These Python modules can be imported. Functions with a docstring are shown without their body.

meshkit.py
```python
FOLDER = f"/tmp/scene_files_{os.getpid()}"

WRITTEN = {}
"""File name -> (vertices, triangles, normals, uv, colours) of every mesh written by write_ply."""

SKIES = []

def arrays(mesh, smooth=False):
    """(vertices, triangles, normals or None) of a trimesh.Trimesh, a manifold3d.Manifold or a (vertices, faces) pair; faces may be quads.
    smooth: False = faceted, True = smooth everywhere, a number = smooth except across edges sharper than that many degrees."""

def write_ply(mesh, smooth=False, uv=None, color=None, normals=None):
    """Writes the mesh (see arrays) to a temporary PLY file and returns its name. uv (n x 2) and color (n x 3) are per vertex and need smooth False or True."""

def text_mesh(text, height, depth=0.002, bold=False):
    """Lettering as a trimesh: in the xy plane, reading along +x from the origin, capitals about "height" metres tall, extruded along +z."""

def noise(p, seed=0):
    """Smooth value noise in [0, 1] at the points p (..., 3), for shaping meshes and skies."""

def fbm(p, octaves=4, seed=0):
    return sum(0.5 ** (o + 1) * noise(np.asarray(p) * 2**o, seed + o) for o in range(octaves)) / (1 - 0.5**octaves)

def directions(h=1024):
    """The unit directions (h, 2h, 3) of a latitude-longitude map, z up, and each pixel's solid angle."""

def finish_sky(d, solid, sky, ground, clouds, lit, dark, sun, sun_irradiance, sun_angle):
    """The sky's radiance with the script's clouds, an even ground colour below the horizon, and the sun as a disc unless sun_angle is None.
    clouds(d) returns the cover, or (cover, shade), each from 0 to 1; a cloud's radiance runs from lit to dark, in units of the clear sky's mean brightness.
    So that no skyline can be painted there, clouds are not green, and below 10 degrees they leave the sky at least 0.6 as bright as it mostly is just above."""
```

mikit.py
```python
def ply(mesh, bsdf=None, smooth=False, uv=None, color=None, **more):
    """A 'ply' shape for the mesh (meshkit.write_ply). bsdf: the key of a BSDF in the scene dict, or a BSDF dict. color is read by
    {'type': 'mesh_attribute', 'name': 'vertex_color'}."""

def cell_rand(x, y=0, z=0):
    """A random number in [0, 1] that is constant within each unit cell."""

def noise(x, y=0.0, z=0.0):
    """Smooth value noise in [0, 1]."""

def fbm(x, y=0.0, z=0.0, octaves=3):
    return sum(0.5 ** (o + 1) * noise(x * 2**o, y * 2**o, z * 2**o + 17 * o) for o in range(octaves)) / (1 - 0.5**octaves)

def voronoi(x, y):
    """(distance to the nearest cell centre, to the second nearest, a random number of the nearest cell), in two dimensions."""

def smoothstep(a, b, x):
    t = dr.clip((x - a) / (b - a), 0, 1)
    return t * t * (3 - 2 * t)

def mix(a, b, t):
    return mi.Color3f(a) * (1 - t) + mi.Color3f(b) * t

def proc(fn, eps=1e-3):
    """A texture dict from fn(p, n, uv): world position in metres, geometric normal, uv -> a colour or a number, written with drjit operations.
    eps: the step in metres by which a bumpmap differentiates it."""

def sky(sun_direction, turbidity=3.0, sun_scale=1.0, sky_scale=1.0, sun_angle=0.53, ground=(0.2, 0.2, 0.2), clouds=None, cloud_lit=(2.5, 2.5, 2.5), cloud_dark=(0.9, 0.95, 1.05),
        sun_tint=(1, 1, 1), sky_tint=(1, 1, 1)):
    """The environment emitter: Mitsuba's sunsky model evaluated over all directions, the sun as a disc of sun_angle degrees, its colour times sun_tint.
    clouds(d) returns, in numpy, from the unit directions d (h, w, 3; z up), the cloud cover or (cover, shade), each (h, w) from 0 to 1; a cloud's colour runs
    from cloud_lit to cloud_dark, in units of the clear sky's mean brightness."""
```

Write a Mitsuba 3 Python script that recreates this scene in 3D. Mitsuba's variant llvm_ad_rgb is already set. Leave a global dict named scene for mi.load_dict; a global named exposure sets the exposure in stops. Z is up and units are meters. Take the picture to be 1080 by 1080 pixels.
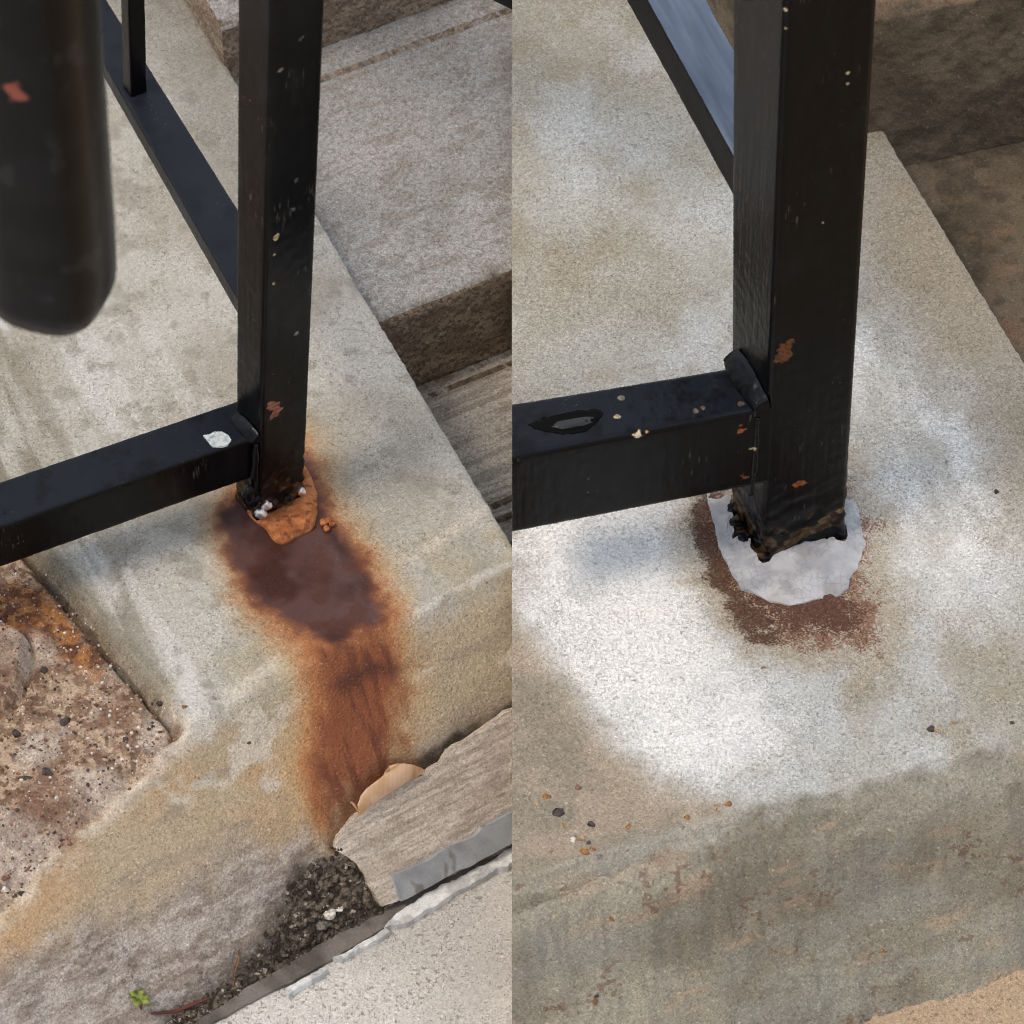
import math
import numpy as np
import trimesh
import manifold3d as m3
import mitsuba as mi
import drjit as dr
import mikit
import meshkit
from mikit import noise, fbm, voronoi, cell_rand, smoothstep, mix, proc
from shapely.geometry import Polygon
from scipy.interpolate import PchipInterpolator

T4 = mi.ScalarTransform4f
scene, labels = {'type': 'scene'}, {}

# ------------------------------------------------------------------ camera, sky, exposure
FOC, PITCH = 4500.0, math.radians(47)
FW = np.array([0, math.cos(PITCH), -math.sin(PITCH)])
RT = np.array([1.0, 0, 0])
UP = np.cross(RT, FW)
CAM = -FW * 3.75                     # the picture's centre is the origin, on the top of the walls
scene['camera'] = {
    'type': 'thinlens', 'fov': 2 * math.degrees(math.atan(540 / FOC)), 'fov_axis': 'x',
    'to_world': T4().look_at(origin=CAM.tolist(), target=[0, 0, 0], up=[0, 0, 1]),
    'aperture_radius': 0.0055, 'focus_distance': 3.75, 'near_clip': 0.05, 'far_clip': 500.0,
}
scene['sky'] = mikit.sky((-0.50, -0.22, 0.84), turbidity=3, sun_scale=0.36, sun_angle=20, clouds=lambda d: 1.0,
                         cloud_lit=(2.4, 2.5, 2.68))
exposure = 1.68


# ------------------------------------------------------------------ measuring helpers (points of the place as seen in the survey view)
def ray(px, py):
    d = FW * FOC + RT * (px - 540) - UP * (py - 540)
    return d / np.linalg.norm(d)


def at(px, py, z=0.0):
    r = ray(px, py)
    return CAM + r * ((z - CAM[2]) / r[2])


def at_plane(px, py, p0, n):
    r = ray(px, py)
    return CAM + r * (np.dot(np.asarray(p0) - CAM, n) / np.dot(r, n))


def proj(p):
    v = np.asarray(p, float) - CAM
    z = v @ FW
    return 540 + FOC * (v @ RT) / z, 540 - FOC * (v @ UP) / z


def on(px, py, H):
    r = ray(px, py)
    t = np.linspace((0.06 - CAM[2]) / r[2], (-0.32 - CAM[2]) / r[2], 900)
    pts = CAM + t[:, None] * r
    below = np.nonzero(pts[:, 2] < H(pts[:, 0], pts[:, 1]))[0]
    return pts[below[0]] if len(below) else pts[-1]


def solve(f, lo, hi):
    flo = f(lo)
    for _ in range(60):
        m = 0.5 * (lo + hi)
        if (f(m) > 0) == (flo > 0):
            lo = m
        else:
            hi = m
    return 0.5 * (lo + hi)


def lin(r, g, b):
    return [((c / 255 + 0.055) / 1.055) ** 2.4 if c > 10 else c / 255 / 12.92 for c in (r, g, b)]


def sstep(a, b, x):
    t = np.clip((x - a) / (b - a), 0, 1)
    return t * t * (3 - 2 * t)


def nz(p, s, octaves=3, seed=0):
    return meshkit.fbm(np.asarray(p) * s, octaves, seed) - 0.5


# ------------------------------------------------------------------ scene bookkeeping
def number(key):
    if key not in taken:
        taken.add(key)
        return key
    k = 1
    while f'{key}_{k:03d}' in taken:
        k += 1
    taken.add(f'{key}_{k:03d}')
    return f'{key}_{k:03d}'


taken = set()


def thing(name, label, cat, group=None):
    key = number(name)
    labels[key] = {'label': label, 'category': cat}
    if group:
        labels[key]['group'] = group
    return key


def add(key, mesh, mat, smooth=30, label=None, kind=None, parent=None):
    if parent:
        key = number(parent + '__' + key)
    scene[key] = mikit.ply(mesh, mat, smooth=smooth)
    if label:
        labels.setdefault(key, {})['label'] = label
    if kind:
        labels.setdefault(key, {})['kind'] = kind
    return key


def tm(man):
    m = man.to_mesh()
    return trimesh.Trimesh(np.array(m.vert_properties[:, :3], float), np.array(m.tri_verts), process=False)


def man(mesh):
    return m3.Manifold(m3.Mesh(np.asarray(mesh.vertices, np.float32), np.asarray(mesh.faces, np.uint32)))


def side(m, s):
    """What of the manifold stands left (s=-1) or right (s=+1) of the upright plane where the two staircases meet."""
    return m.trim_by_plane((float(s), 0.0, 0.0), 0.0)


def uncap(mesh, s=None):
    """Gives the cut faces at the joint and the upright skirts vertices of their own, so that smooth shading stays clean."""
    v, f = np.asarray(mesh.vertices), np.asarray(mesh.faces)
    n = np.cross(v[f[:, 1]] - v[f[:, 0]], v[f[:, 2]] - v[f[:, 0]])
    n /= np.linalg.norm(n, axis=1, keepdims=True) + 1e-30
    cut = (np.abs(v[f][:, :, 0]).max(1) < 1e-5) | (v[f][:, :, 2].min(1) < -0.44)
    fc = f[cut]
    v2 = v[fc.ravel()]
    f2 = np.arange(len(v2)).reshape(-1, 3) + len(v)
    return trimesh.Trimesh(np.vstack([v, v2]), np.vstack([f[~cut], f2]), process=False)


def lines(lo, hi, vlo, vhi, step, grow=1.25):
    fine = np.arange(vlo, vhi, step)
    out, d, x = [], step, vlo
    while x > lo:
        d *= grow
        x -= d
        out.append(x)
    up, d, x = [], step, fine[-1]
    while x < hi:
        d *= grow
        x += d
        up.append(x)
    return np.array(out[::-1] + fine.tolist() + up)


def grid_faces(n, m, off=0):
    i, j = np.meshgrid(np.arange(n - 1), np.arange(m - 1), indexing='ij')
    a = (i * m + j).ravel() + off
    return np.vstack([np.stack([a, a + m, a + m + 1], 1), np.stack([a, a + m + 1, a + 1], 1)])


def close_grid(top, bottom_z):
    """top (n, m, 3) as a closed solid with upright sides down to bottom_z."""
    n, m = top.shape[:2]
    v = top.reshape(-1, 3)
    f = grid_faces(n, m)
    loop = np.concatenate([np.arange(m), np.arange(1, n) * m + m - 1, (n - 1) * m + np.arange(m - 2, -1, -1), np.arange(n - 2, 0, -1) * m])
    low = v[loop].copy()
    low[:, 2] = bottom_z
    k = len(v)
    L = len(loop)
    nxt = (np.arange(L) + 1) % L
    lo = k + np.arange(L)
    f2 = np.vstack([np.stack([loop, loop[nxt], lo[nxt]], 1), np.stack([loop, lo[nxt], lo], 1)])
    c = low.mean(0)
    f3 = np.stack([lo, lo[nxt], np.full(L, k + L)], 1)
    mesh = trimesh.Trimesh(np.vstack([v, low, c]), np.vstack([f, f2, f3]), process=False)
    if mesh.volume < 0:
        mesh.invert()
    return mesh


def prism(p_top, normal, depth):
    """A plate: the outline p_top (k, 3), planar, extruded by depth against the normal."""
    p = np.asarray(p_top, float)
    n = np.asarray(normal, float) / np.linalg.norm(normal)
    u = np.cross([0.31, 0.95, 0.0], n)
    u /= np.linalg.norm(u)
    w = np.cross(n, u)
    o = p[0]
    poly = Polygon(np.stack([(p - o) @ u, (p - o) @ w], 1)).buffer(0)
    if poly.geom_type != 'Polygon':
        poly = max(poly.geoms, key=lambda g: g.area)
    m = trimesh.creation.extrude_polygon(poly, depth, engine='earcut')
    M = np.eye(4)
    M[:3, 0], M[:3, 1], M[:3, 2], M[:3, 3] = u, w, n, o - n * depth
    m.apply_transform(M)
    return m


def densify(pts, step, closed=True):
    pts = np.asarray(pts, float)
    out = []
    k = len(pts)
    for i in range(k if closed else k - 1):
        a, b = pts[i], pts[(i + 1) % k]
        m = max(1, int(np.linalg.norm(b - a) / step))
        out += [a + (b - a) * t / m for t in range(m)]
    if not closed:
        out.append(pts[-1])
    return np.array(out)


def ragged(pts, step, amp, scale, seed=0):
    p = densify(pts, step)
    d = np.stack([nz(p, scale, 3, seed + k) for k in range(3)], -1) * 2 * amp
    return p + d


def sweep(path, ring, closed_ends=True):
    """ring (k, 2) carried along path (n, 3), upright as far as it can be; ring may be a list, one per point."""
    path = np.asarray(path, float)
    t = np.gradient(path, axis=0)
    t /= np.linalg.norm(t, axis=1, keepdims=True)
    ref = np.array([0.3, 0.9, 0.1])
    rows = []
    u = np.cross(ref, t[0])
    u /= np.linalg.norm(u)
    for i, p in enumerate(path):
        u = u - t[i] * (u @ t[i])
        u /= np.linalg.norm(u)
        w = np.cross(t[i], u)
        r = ring[i] if isinstance(ring, list) else ring
        rows.append(p + r[:, :1] * u + r[:, 1:] * w)
    return loft(rows)


def loft(rows):
    rows = np.asarray(rows)
    n, k = rows.shape[:2]
    v = rows.reshape(-1, 3)
    i, j = np.meshgrid(np.arange(n - 1), np.arange(k), indexing='ij')
    a, b = (i * k + j).ravel(), (i * k + (j + 1) % k).ravel()
    f = np.vstack([np.stack([a, b, b + k], 1), np.stack([a, b + k, a + k], 1)])
    c0, c1 = len(v), len(v) + 1
    j = np.arange(k)
    e0 = np.stack([(j + 1) % k, j, np.full(k, c0)], 1)
    e1 = np.stack([(n - 1) * k + j, (n - 1) * k + (j + 1) % k, np.full(k, c1)], 1)
    m = trimesh.Trimesh(np.vstack([v, rows[0].mean(0), rows[-1].mean(0)]), np.vstack([f, e0, e1]), process=False)
    if m.volume < 0:
        m.invert()
    return m


def quad_ring(c, r, n=4, per=7):
    """The four corners c (4, 3), in order, as a ring with rounded corners of radius r and per points along each straight."""
    c = np.asarray(c, float)
    out = []
    for i in range(4):
        p, a, b = c[i], c[i - 1], c[(i + 1) % 4]
        ea, eb = (a - p) / np.linalg.norm(a - p), (b - p) / np.linalg.norm(b - p)
        for k in range(n + 1):
            th = math.pi / 2 * k / n
            out.append(p + r * ((1 - math.sin(th)) * ea + (1 - math.cos(th)) * eb))
        e0, e1 = p + r * eb, b - r * (b - p) / np.linalg.norm(b - p)
        out += [e0 + (e1 - e0) * t / (per + 1) for t in range(1, per + 1)]
    return np.array(out)


def bar(c0, c1, r, n_along, amp=0.0003, seed=0, per=7, amp_fn=None):
    """A bar between the two end sections c0, c1 (four corners each), with rounded edges and a little unevenness."""
    r0, r1 = quad_ring(c0, r, per=per), quad_ring(c1, r, per=per)
    rows = np.array([r0 + (r1 - r0) * t for t in np.linspace(0, 1, n_along)])
    cen = rows.mean(1, keepdims=True)
    out = rows - cen
    L = np.linalg.norm(out, axis=-1, keepdims=True)
    d = nz(rows, 160, 3, seed)[..., None] * 2 * amp
    if amp_fn is not None:
        d = d * amp_fn(rows)[..., None]
    return loft(rows + out / L * d)


def blob(c, rx, ry, rz, seed=0, rough=0.25, sub=2, rot=0.0):
    m = trimesh.creation.icosphere(subdivisions=sub)
    v = np.array(m.vertices)
    v *= (1 + rough * 2 * nz(v, 1.3, 2, seed))[:, None]
    v *= [rx, ry, rz]
    cs, sn = math.cos(rot), math.sin(rot)
    v = np.stack([v[:, 0] * cs - v[:, 1] * sn, v[:, 0] * sn + v[:, 1] * cs, v[:, 2]], 1)
    m.vertices = v + np.asarray(c)
    return m


# ------------------------------------------------------------------ shape of the two walls (heights above the wall top, metres)
ZP = -0.19                                                   # pavement level


def unit(deg):
    return np.array([math.cos(math.radians(deg)), math.sin(math.radians(deg))])


class Frame:
    def __init__(self, deg):
        self.a, self.b = unit(deg), unit(deg + 90)


LF, RF = Frame(-66.3), Frame(-70.8)
L_EDGE = float(np.mean([at(*p)[:2] @ LF.b for p in ((340, 235), (533, 560), (436, 398))]))
R_EDGE = float(np.mean([at(*p)[:2] @ RF.b for p in ((920, 115), (1078, 375))]))

# left wall: front arris
LA = at(205, 757)[:2]
LN = np.array([math.sin(math.radians(33.0)), -math.cos(math.radians(33.0))])
l_prof = PchipInterpolator([-9, -0.04, -0.012, 0.0, 0.012, 0.035, 0.060, 0.075, 0.110, 0.137, 0.2, 9], [0, 0, 0.0, -0.003, -0.0155, -0.042, -0.068, -0.084, -0.143, -0.19, -0.29, -0.4])
# side of the smooth coat, beside the spalled field
LS0, LS1 = at(43, 593)[:2], at(163, 735)[:2]
LSD = (LS1 - LS0) / np.linalg.norm(LS1 - LS0)
LSN = np.array([LSD[1], -LSD[0]])
if LSN @ (at(0, 700)[:2] - LS0) < 0:
    LSN = -LSN
# front limit of the spalled field
LG0, LG1 = at(205, 760)[:2], at(0, 912)[:2]
LGD = (LG1 - LG0) / np.linalg.norm(LG1 - LG0)
LGN = np.array([-LGD[1], LGD[0]])
if LGN @ (at(100, 950)[:2] - LG0) < 0:
    LGN = -LGN
L_LUMP = at(-6, 690)[:2]


def polydist(x, y, P):
    """Signed distance to the open line P, positive to its right seen along it."""
    best, sgn = np.full(np.shape(x), 9.0), np.ones(np.shape(x))
    for a, b in zip(P[:-1], P[1:]):
        e = b - a
        wx, wy = x - a[0], y - a[1]
        t = np.clip((wx * e[0] + wy * e[1]) / (e @ e), 0, 1)
        d = np.hypot(wx - e[0] * t, wy - e[1] * t)
        c = e[1] * wx - e[0] * wy
        sgn = np.where(d < best, np.sign(c), sgn)
        best = np.minimum(best, d)
    return best * sgn


def hl_base(x, y):
    p = np.stack([x, y, 0 * x], -1)
    wob = 0.010 * nz(p, 22, 2, 5)
    q = (x - LA[0]) * LN[0] + (y - LA[1]) * LN[1]
    z = l_prof(q + wob)
    s = (x - LS0[0]) * LSN[0] + (y - LS0[1]) * LSN[1] + 0.004 * nz(p, 60, 2, 9)
    g = (x - LG0[0]) * LGN[0] + (y - LG0[1]) * LGN[1] + 0.014 * nz(p, 45, 3, 8)
    agg = sstep(-0.012, 0.0, s) * (1 - sstep(-0.012, 0.004, g))
    z = z - agg * 0.017
    return z, q + wob, s, g, agg


def hl(x, y):
    x, y = np.asarray(x, float), np.asarray(y, float)
    z, q, s, g, agg = hl_base(x, y)
    p = np.stack([x, y, 0 * x], -1)
    lump = np.sqrt(((x - L_LUMP[0]) / 0.028) ** 2 + ((y - L_LUMP[1]) / 0.052) ** 2) + 0.35 * nz(p, 50, 2, 3)
    z = z + 0.014 * (1 - sstep(0.75, 1.05, lump)) - 0.006 * np.exp(-((lump - 1.08) / 0.07) ** 2)
    return z


L_CREV = np.array([on(*p, hl)[:2] for p in ((560, 738), (533, 752), (505, 769), (478, 786), (455, 803), (440, 806), (410, 812), (392, 826), (376, 846), (362, 868), (352, 888))])


def hl_fine(x, y):
    z, q, s, g, agg = hl_base(x, y)
    z = hl(x, y)
    p = np.stack([x, y, 0 * x], -1)
    a, b = x * LF.a[0] + y * LF.a[1], x * LF.b[0] + y * LF.b[1]
    z = z + 0.0022 * nz(p, 14, 3, 1) + 0.0007 * nz(p, 140, 2, 2)
    # the coarse spalled field
    field = np.clip(agg, 0, 1)
    z = z + field * (0.0050 * nz(p, 75, 3, 11) + 0.0022 * nz(p, 300, 2, 12))
    # layered band low on the front
    low = sstep(0.060, 0.082, q)
    u, w = x * LN[1] - y * LN[0], q
    lay = np.stack([u * 14, w * 110, 0 * u], -1)
    z = z + low * (0.0065 * nz(lay, 1.0, 4, 21) + 0.0065 * nz(p, 90, 4, 22))
    tan = sstep(0.0, 0.015, q) * (1 - low)
    z = z + tan * 0.0022 * nz(np.stack([u * 20, w * 80, 0 * u], -1), 1.0, 3, 23)
    # the deep crevice line below the rendered side
    z = z - 0.008 * np.exp(-((s - 0.002) / 0.0025) ** 2) * (1 - sstep(-0.02, 0.0, g))
    cv = polydist(x, y, L_CREV)
    z = z - 0.012 * np.exp(-((cv - 0.001) / 0.0045) ** 2)
    # ridge along the arris
    z = z + 0.0014 * np.exp(-((q + 0.004) / 0.006) ** 2)
    return z


# right wall: front arris, joint, brown lower field at its left
RA = at(800, 852)[:2]
RN = np.array([math.sin(math.radians(19.5)), -math.cos(math.radians(19.5))])
rq_joint = (at(1080, 1012, ZP)[:2] - RA) @ RN
r_prof = PchipInterpolator([-9, -0.03, -0.006, 0.0, 0.006, 0.03, rq_joint * 0.55, rq_joint, rq_joint + 0.1, 9], [0, 0, -0.0003, -0.002, -0.0105, -0.032, -0.098, ZP, -0.33, -0.42])
R_FIELD = np.array([at(*p)[:2] for p in ((520, 560), (548, 640), (575, 692), (612, 745), (655, 795), (700, 832), (735, 845))])


def hr_base(x, y):
    p = np.stack([x, y, 0 * x], -1)
    q = (x - RA[0]) * RN[0] + (y - RA[1]) * RN[1] + 0.016 * nz(p, 26, 4, 35) + 0.004 * nz(p, 150, 2, 36)
    s = polydist(x, y, R_FIELD) + 0.010 * nz(p, 30, 2, 37)
    return r_prof(q), q, s


def hr(x, y):
    x, y = np.asarray(x, float), np.asarray(y, float)
    z, q, s = hr_base(x, y)
    z = z + 0.030 * sstep(0.50, 0.38, x + 0.05 * nz(np.stack([x, y, 0 * x], -1), 30, 2, 66)) * sstep(rq_joint * 0.5, rq_joint, q)
    return z - 0.010 * sstep(-0.006, 0.022, s) * (1 - sstep(-0.03, 0.02, q))


R_CRACK = np.array([at(*p, -0.09)[:2] for p in ((520, 1022), (546, 1015), (580, 1000), (615, 985), (650, 972), (690, 962))])


def hr_fine(x, y):
    z, q, s = hr_base(x, y)
    z = hr(x, y)
    p = np.stack([x, y, 0 * x], -1)
    z = z + 0.0018 * nz(p, 16, 3, 41) + 0.0007 * nz(p, 150, 2, 42)
    front = sstep(-0.002, 0.010, q)
    u = x * RN[1] - y * RN[0]
    z = z + front * (0.0060 * nz(np.stack([u * 16, (q - z) * 52, 0 * u], -1), 1.0, 4, 43) + 0.0026 * nz(p, 130, 3, 44))
    z = z + 0.0016 * sstep(0, 0.02, s) * nz(p, 120, 3, 45)
    c = np.abs(polydist(x, y, R_CRACK) + 0.003 * nz(p, 90, 2, 46))
    z = z - 0.006 * np.exp(-(c / 0.0022) ** 2)
    return z


# ------------------------------------------------------------------ procedural materials
def sdpoly(x, y, P):
    """Signed distance (negative inside) to the closed outline P, in the ground plane."""
    P = np.asarray(P, float)
    d, s = mi.Float(1e9), mi.Float(1)
    for a, b in zip(P.tolist(), np.roll(P, -1, 0).tolist()):
        ex, ey = b[0] - a[0], b[1] - a[1]
        wx, wy = x - a[0], y - a[1]
        t = dr.clip((wx * ex + wy * ey) / (ex * ex + ey * ey), 0, 1)
        d = dr.minimum(d, dr.square(wx - ex * t) + dr.square(wy - ey * t))
        c1, c2, c3 = y >= a[1], y < b[1], ex * wy > ey * wx
        s = dr.select((c1 & c2 & c3) | (~c1 & ~c2 & ~c3), -s, s)
    return s * dr.sqrt(d)


def outline(pts, H):
    return np.array([on(*p, H)[:2] for p in pts])


def grain(p, amp=1.0):
    """Sandy speckle: a factor round 1."""
    f1 = noise(p.x * 1150, p.y * 1150, p.z * 900) - 0.5
    f2 = noise(p.x * 560 + 3, p.y * 560, p.z * 480 + 9) - 0.5
    return 1 + amp * (0.75 * f1 + 0.55 * f2)


def grit(p, size, keep):
    """Scattered grains: (mask, a random number of the grain)."""
    d, d2, r = voronoi(p.x / size + 0.11 * p.z / size, p.y / size + 0.53 * p.z / size)
    return smoothstep(0.36, 0.24, d) * dr.select(r > 1 - keep, 1.0, 0.0), dr.abs(r * 37.7 - dr.floor(r * 37.7))


def speck(c, p, dark, light, amt):
    """Sand and small stones in the face of concrete, in two sizes."""
    k, r = grit(p, 0.0017, 0.22)
    c = mix(c, mix(mix(dark, c * 0.55, 0.6), mix(light, c * 1.5, 0.75), smoothstep(0.3, 0.7, r)), 0.55 * amt * k)
    k, r = grit(p, 0.0036 + 0.0 * p.x, 0.05)
    return mix(c, mix(mix(dark, c * 0.5, 0.6), mix(light, c * 1.5, 0.75), smoothstep(0.4, 0.6, r)), 0.5 * amt * k)


def pit(p, scale, level):
    return smoothstep(level, level + 0.07, noise(p.x * scale + 31, p.y * scale, p.z * scale))


L_RUST = outline([(232, 500), (214, 540), (224, 600), (244, 640), (272, 668), (298, 690), (306, 740), (303, 800), (314, 850), (348, 892), (374, 856),
                  (420, 790), (440, 735), (437, 670), (415, 610), (402, 570), (372, 540), (356, 490), (336, 455), (318, 440), (280, 470)], hl)
L_CORE = outline([(222, 540), (236, 592), (270, 640), (318, 670), (362, 682), (402, 652), (390, 602), (372, 565), (352, 545), (342, 505), (334, 478), (318, 480), (262, 520)], hl)
L_TONGUE = outline([(328, 680), (404, 656), (430, 690), (434, 742), (416, 794), (396, 836), (356, 878), (330, 820), (335, 752)], hl)
L_SPOT = outline([(350, 722), (366, 704), (396, 694), (430, 694), (404, 722), (368, 742)], hl)
L_EDGERUST = outline([(-20, 640), (10, 618), (50, 622), (85, 668), (115, 700), (105, 722), (70, 700), (40, 672), (5, 668)], hl)
def on_ground(px, py):
    q = on(px, py, hl)
    return q if q[2] > ZP else at(px, py, ZP)


L_SOIL = np.array([on_ground(*p)[:2] for p in ((372, 900), (352, 896), (330, 906), (304, 930), (296, 960), (282, 985), (262, 1008), (225, 1042), (170, 1080), (180, 1095), (215, 1078), (290, 1032), (410, 958), (392, 930))])
R_WHITE = outline([(548, 560), (556, 640), (590, 700), (640, 770), (695, 822), (760, 838), (815, 800), (812, 740), (770, 690), (745, 620), (730, 540), (690, 500), (560, 520)], hr)
R_WHITE2 = outline([(890, 350), (880, 510), (940, 590), (1000, 640), (1050, 590), (1040, 500), (990, 430), (930, 350)], hr)
R_RUST = outline([(742, 520), (724, 545), (732, 590), (752, 635), (792, 680), (850, 690), (905, 700), (938, 680), (940, 630), (920, 606), (932, 560), (912, 512), (890, 480), (800, 500)], hr)
R_RING = outline([(742, 515), (728, 545), (736, 590), (754, 630), (792, 674), (840, 668), (800, 640), (775, 600), (762, 560), (760, 520)], hr)
R_BROWN = outline([(520, 650), (575, 690), (640, 780), (690, 832), (770, 852), (700, 884), (636, 900), (590, 925), (520, 945)], hr)


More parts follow.
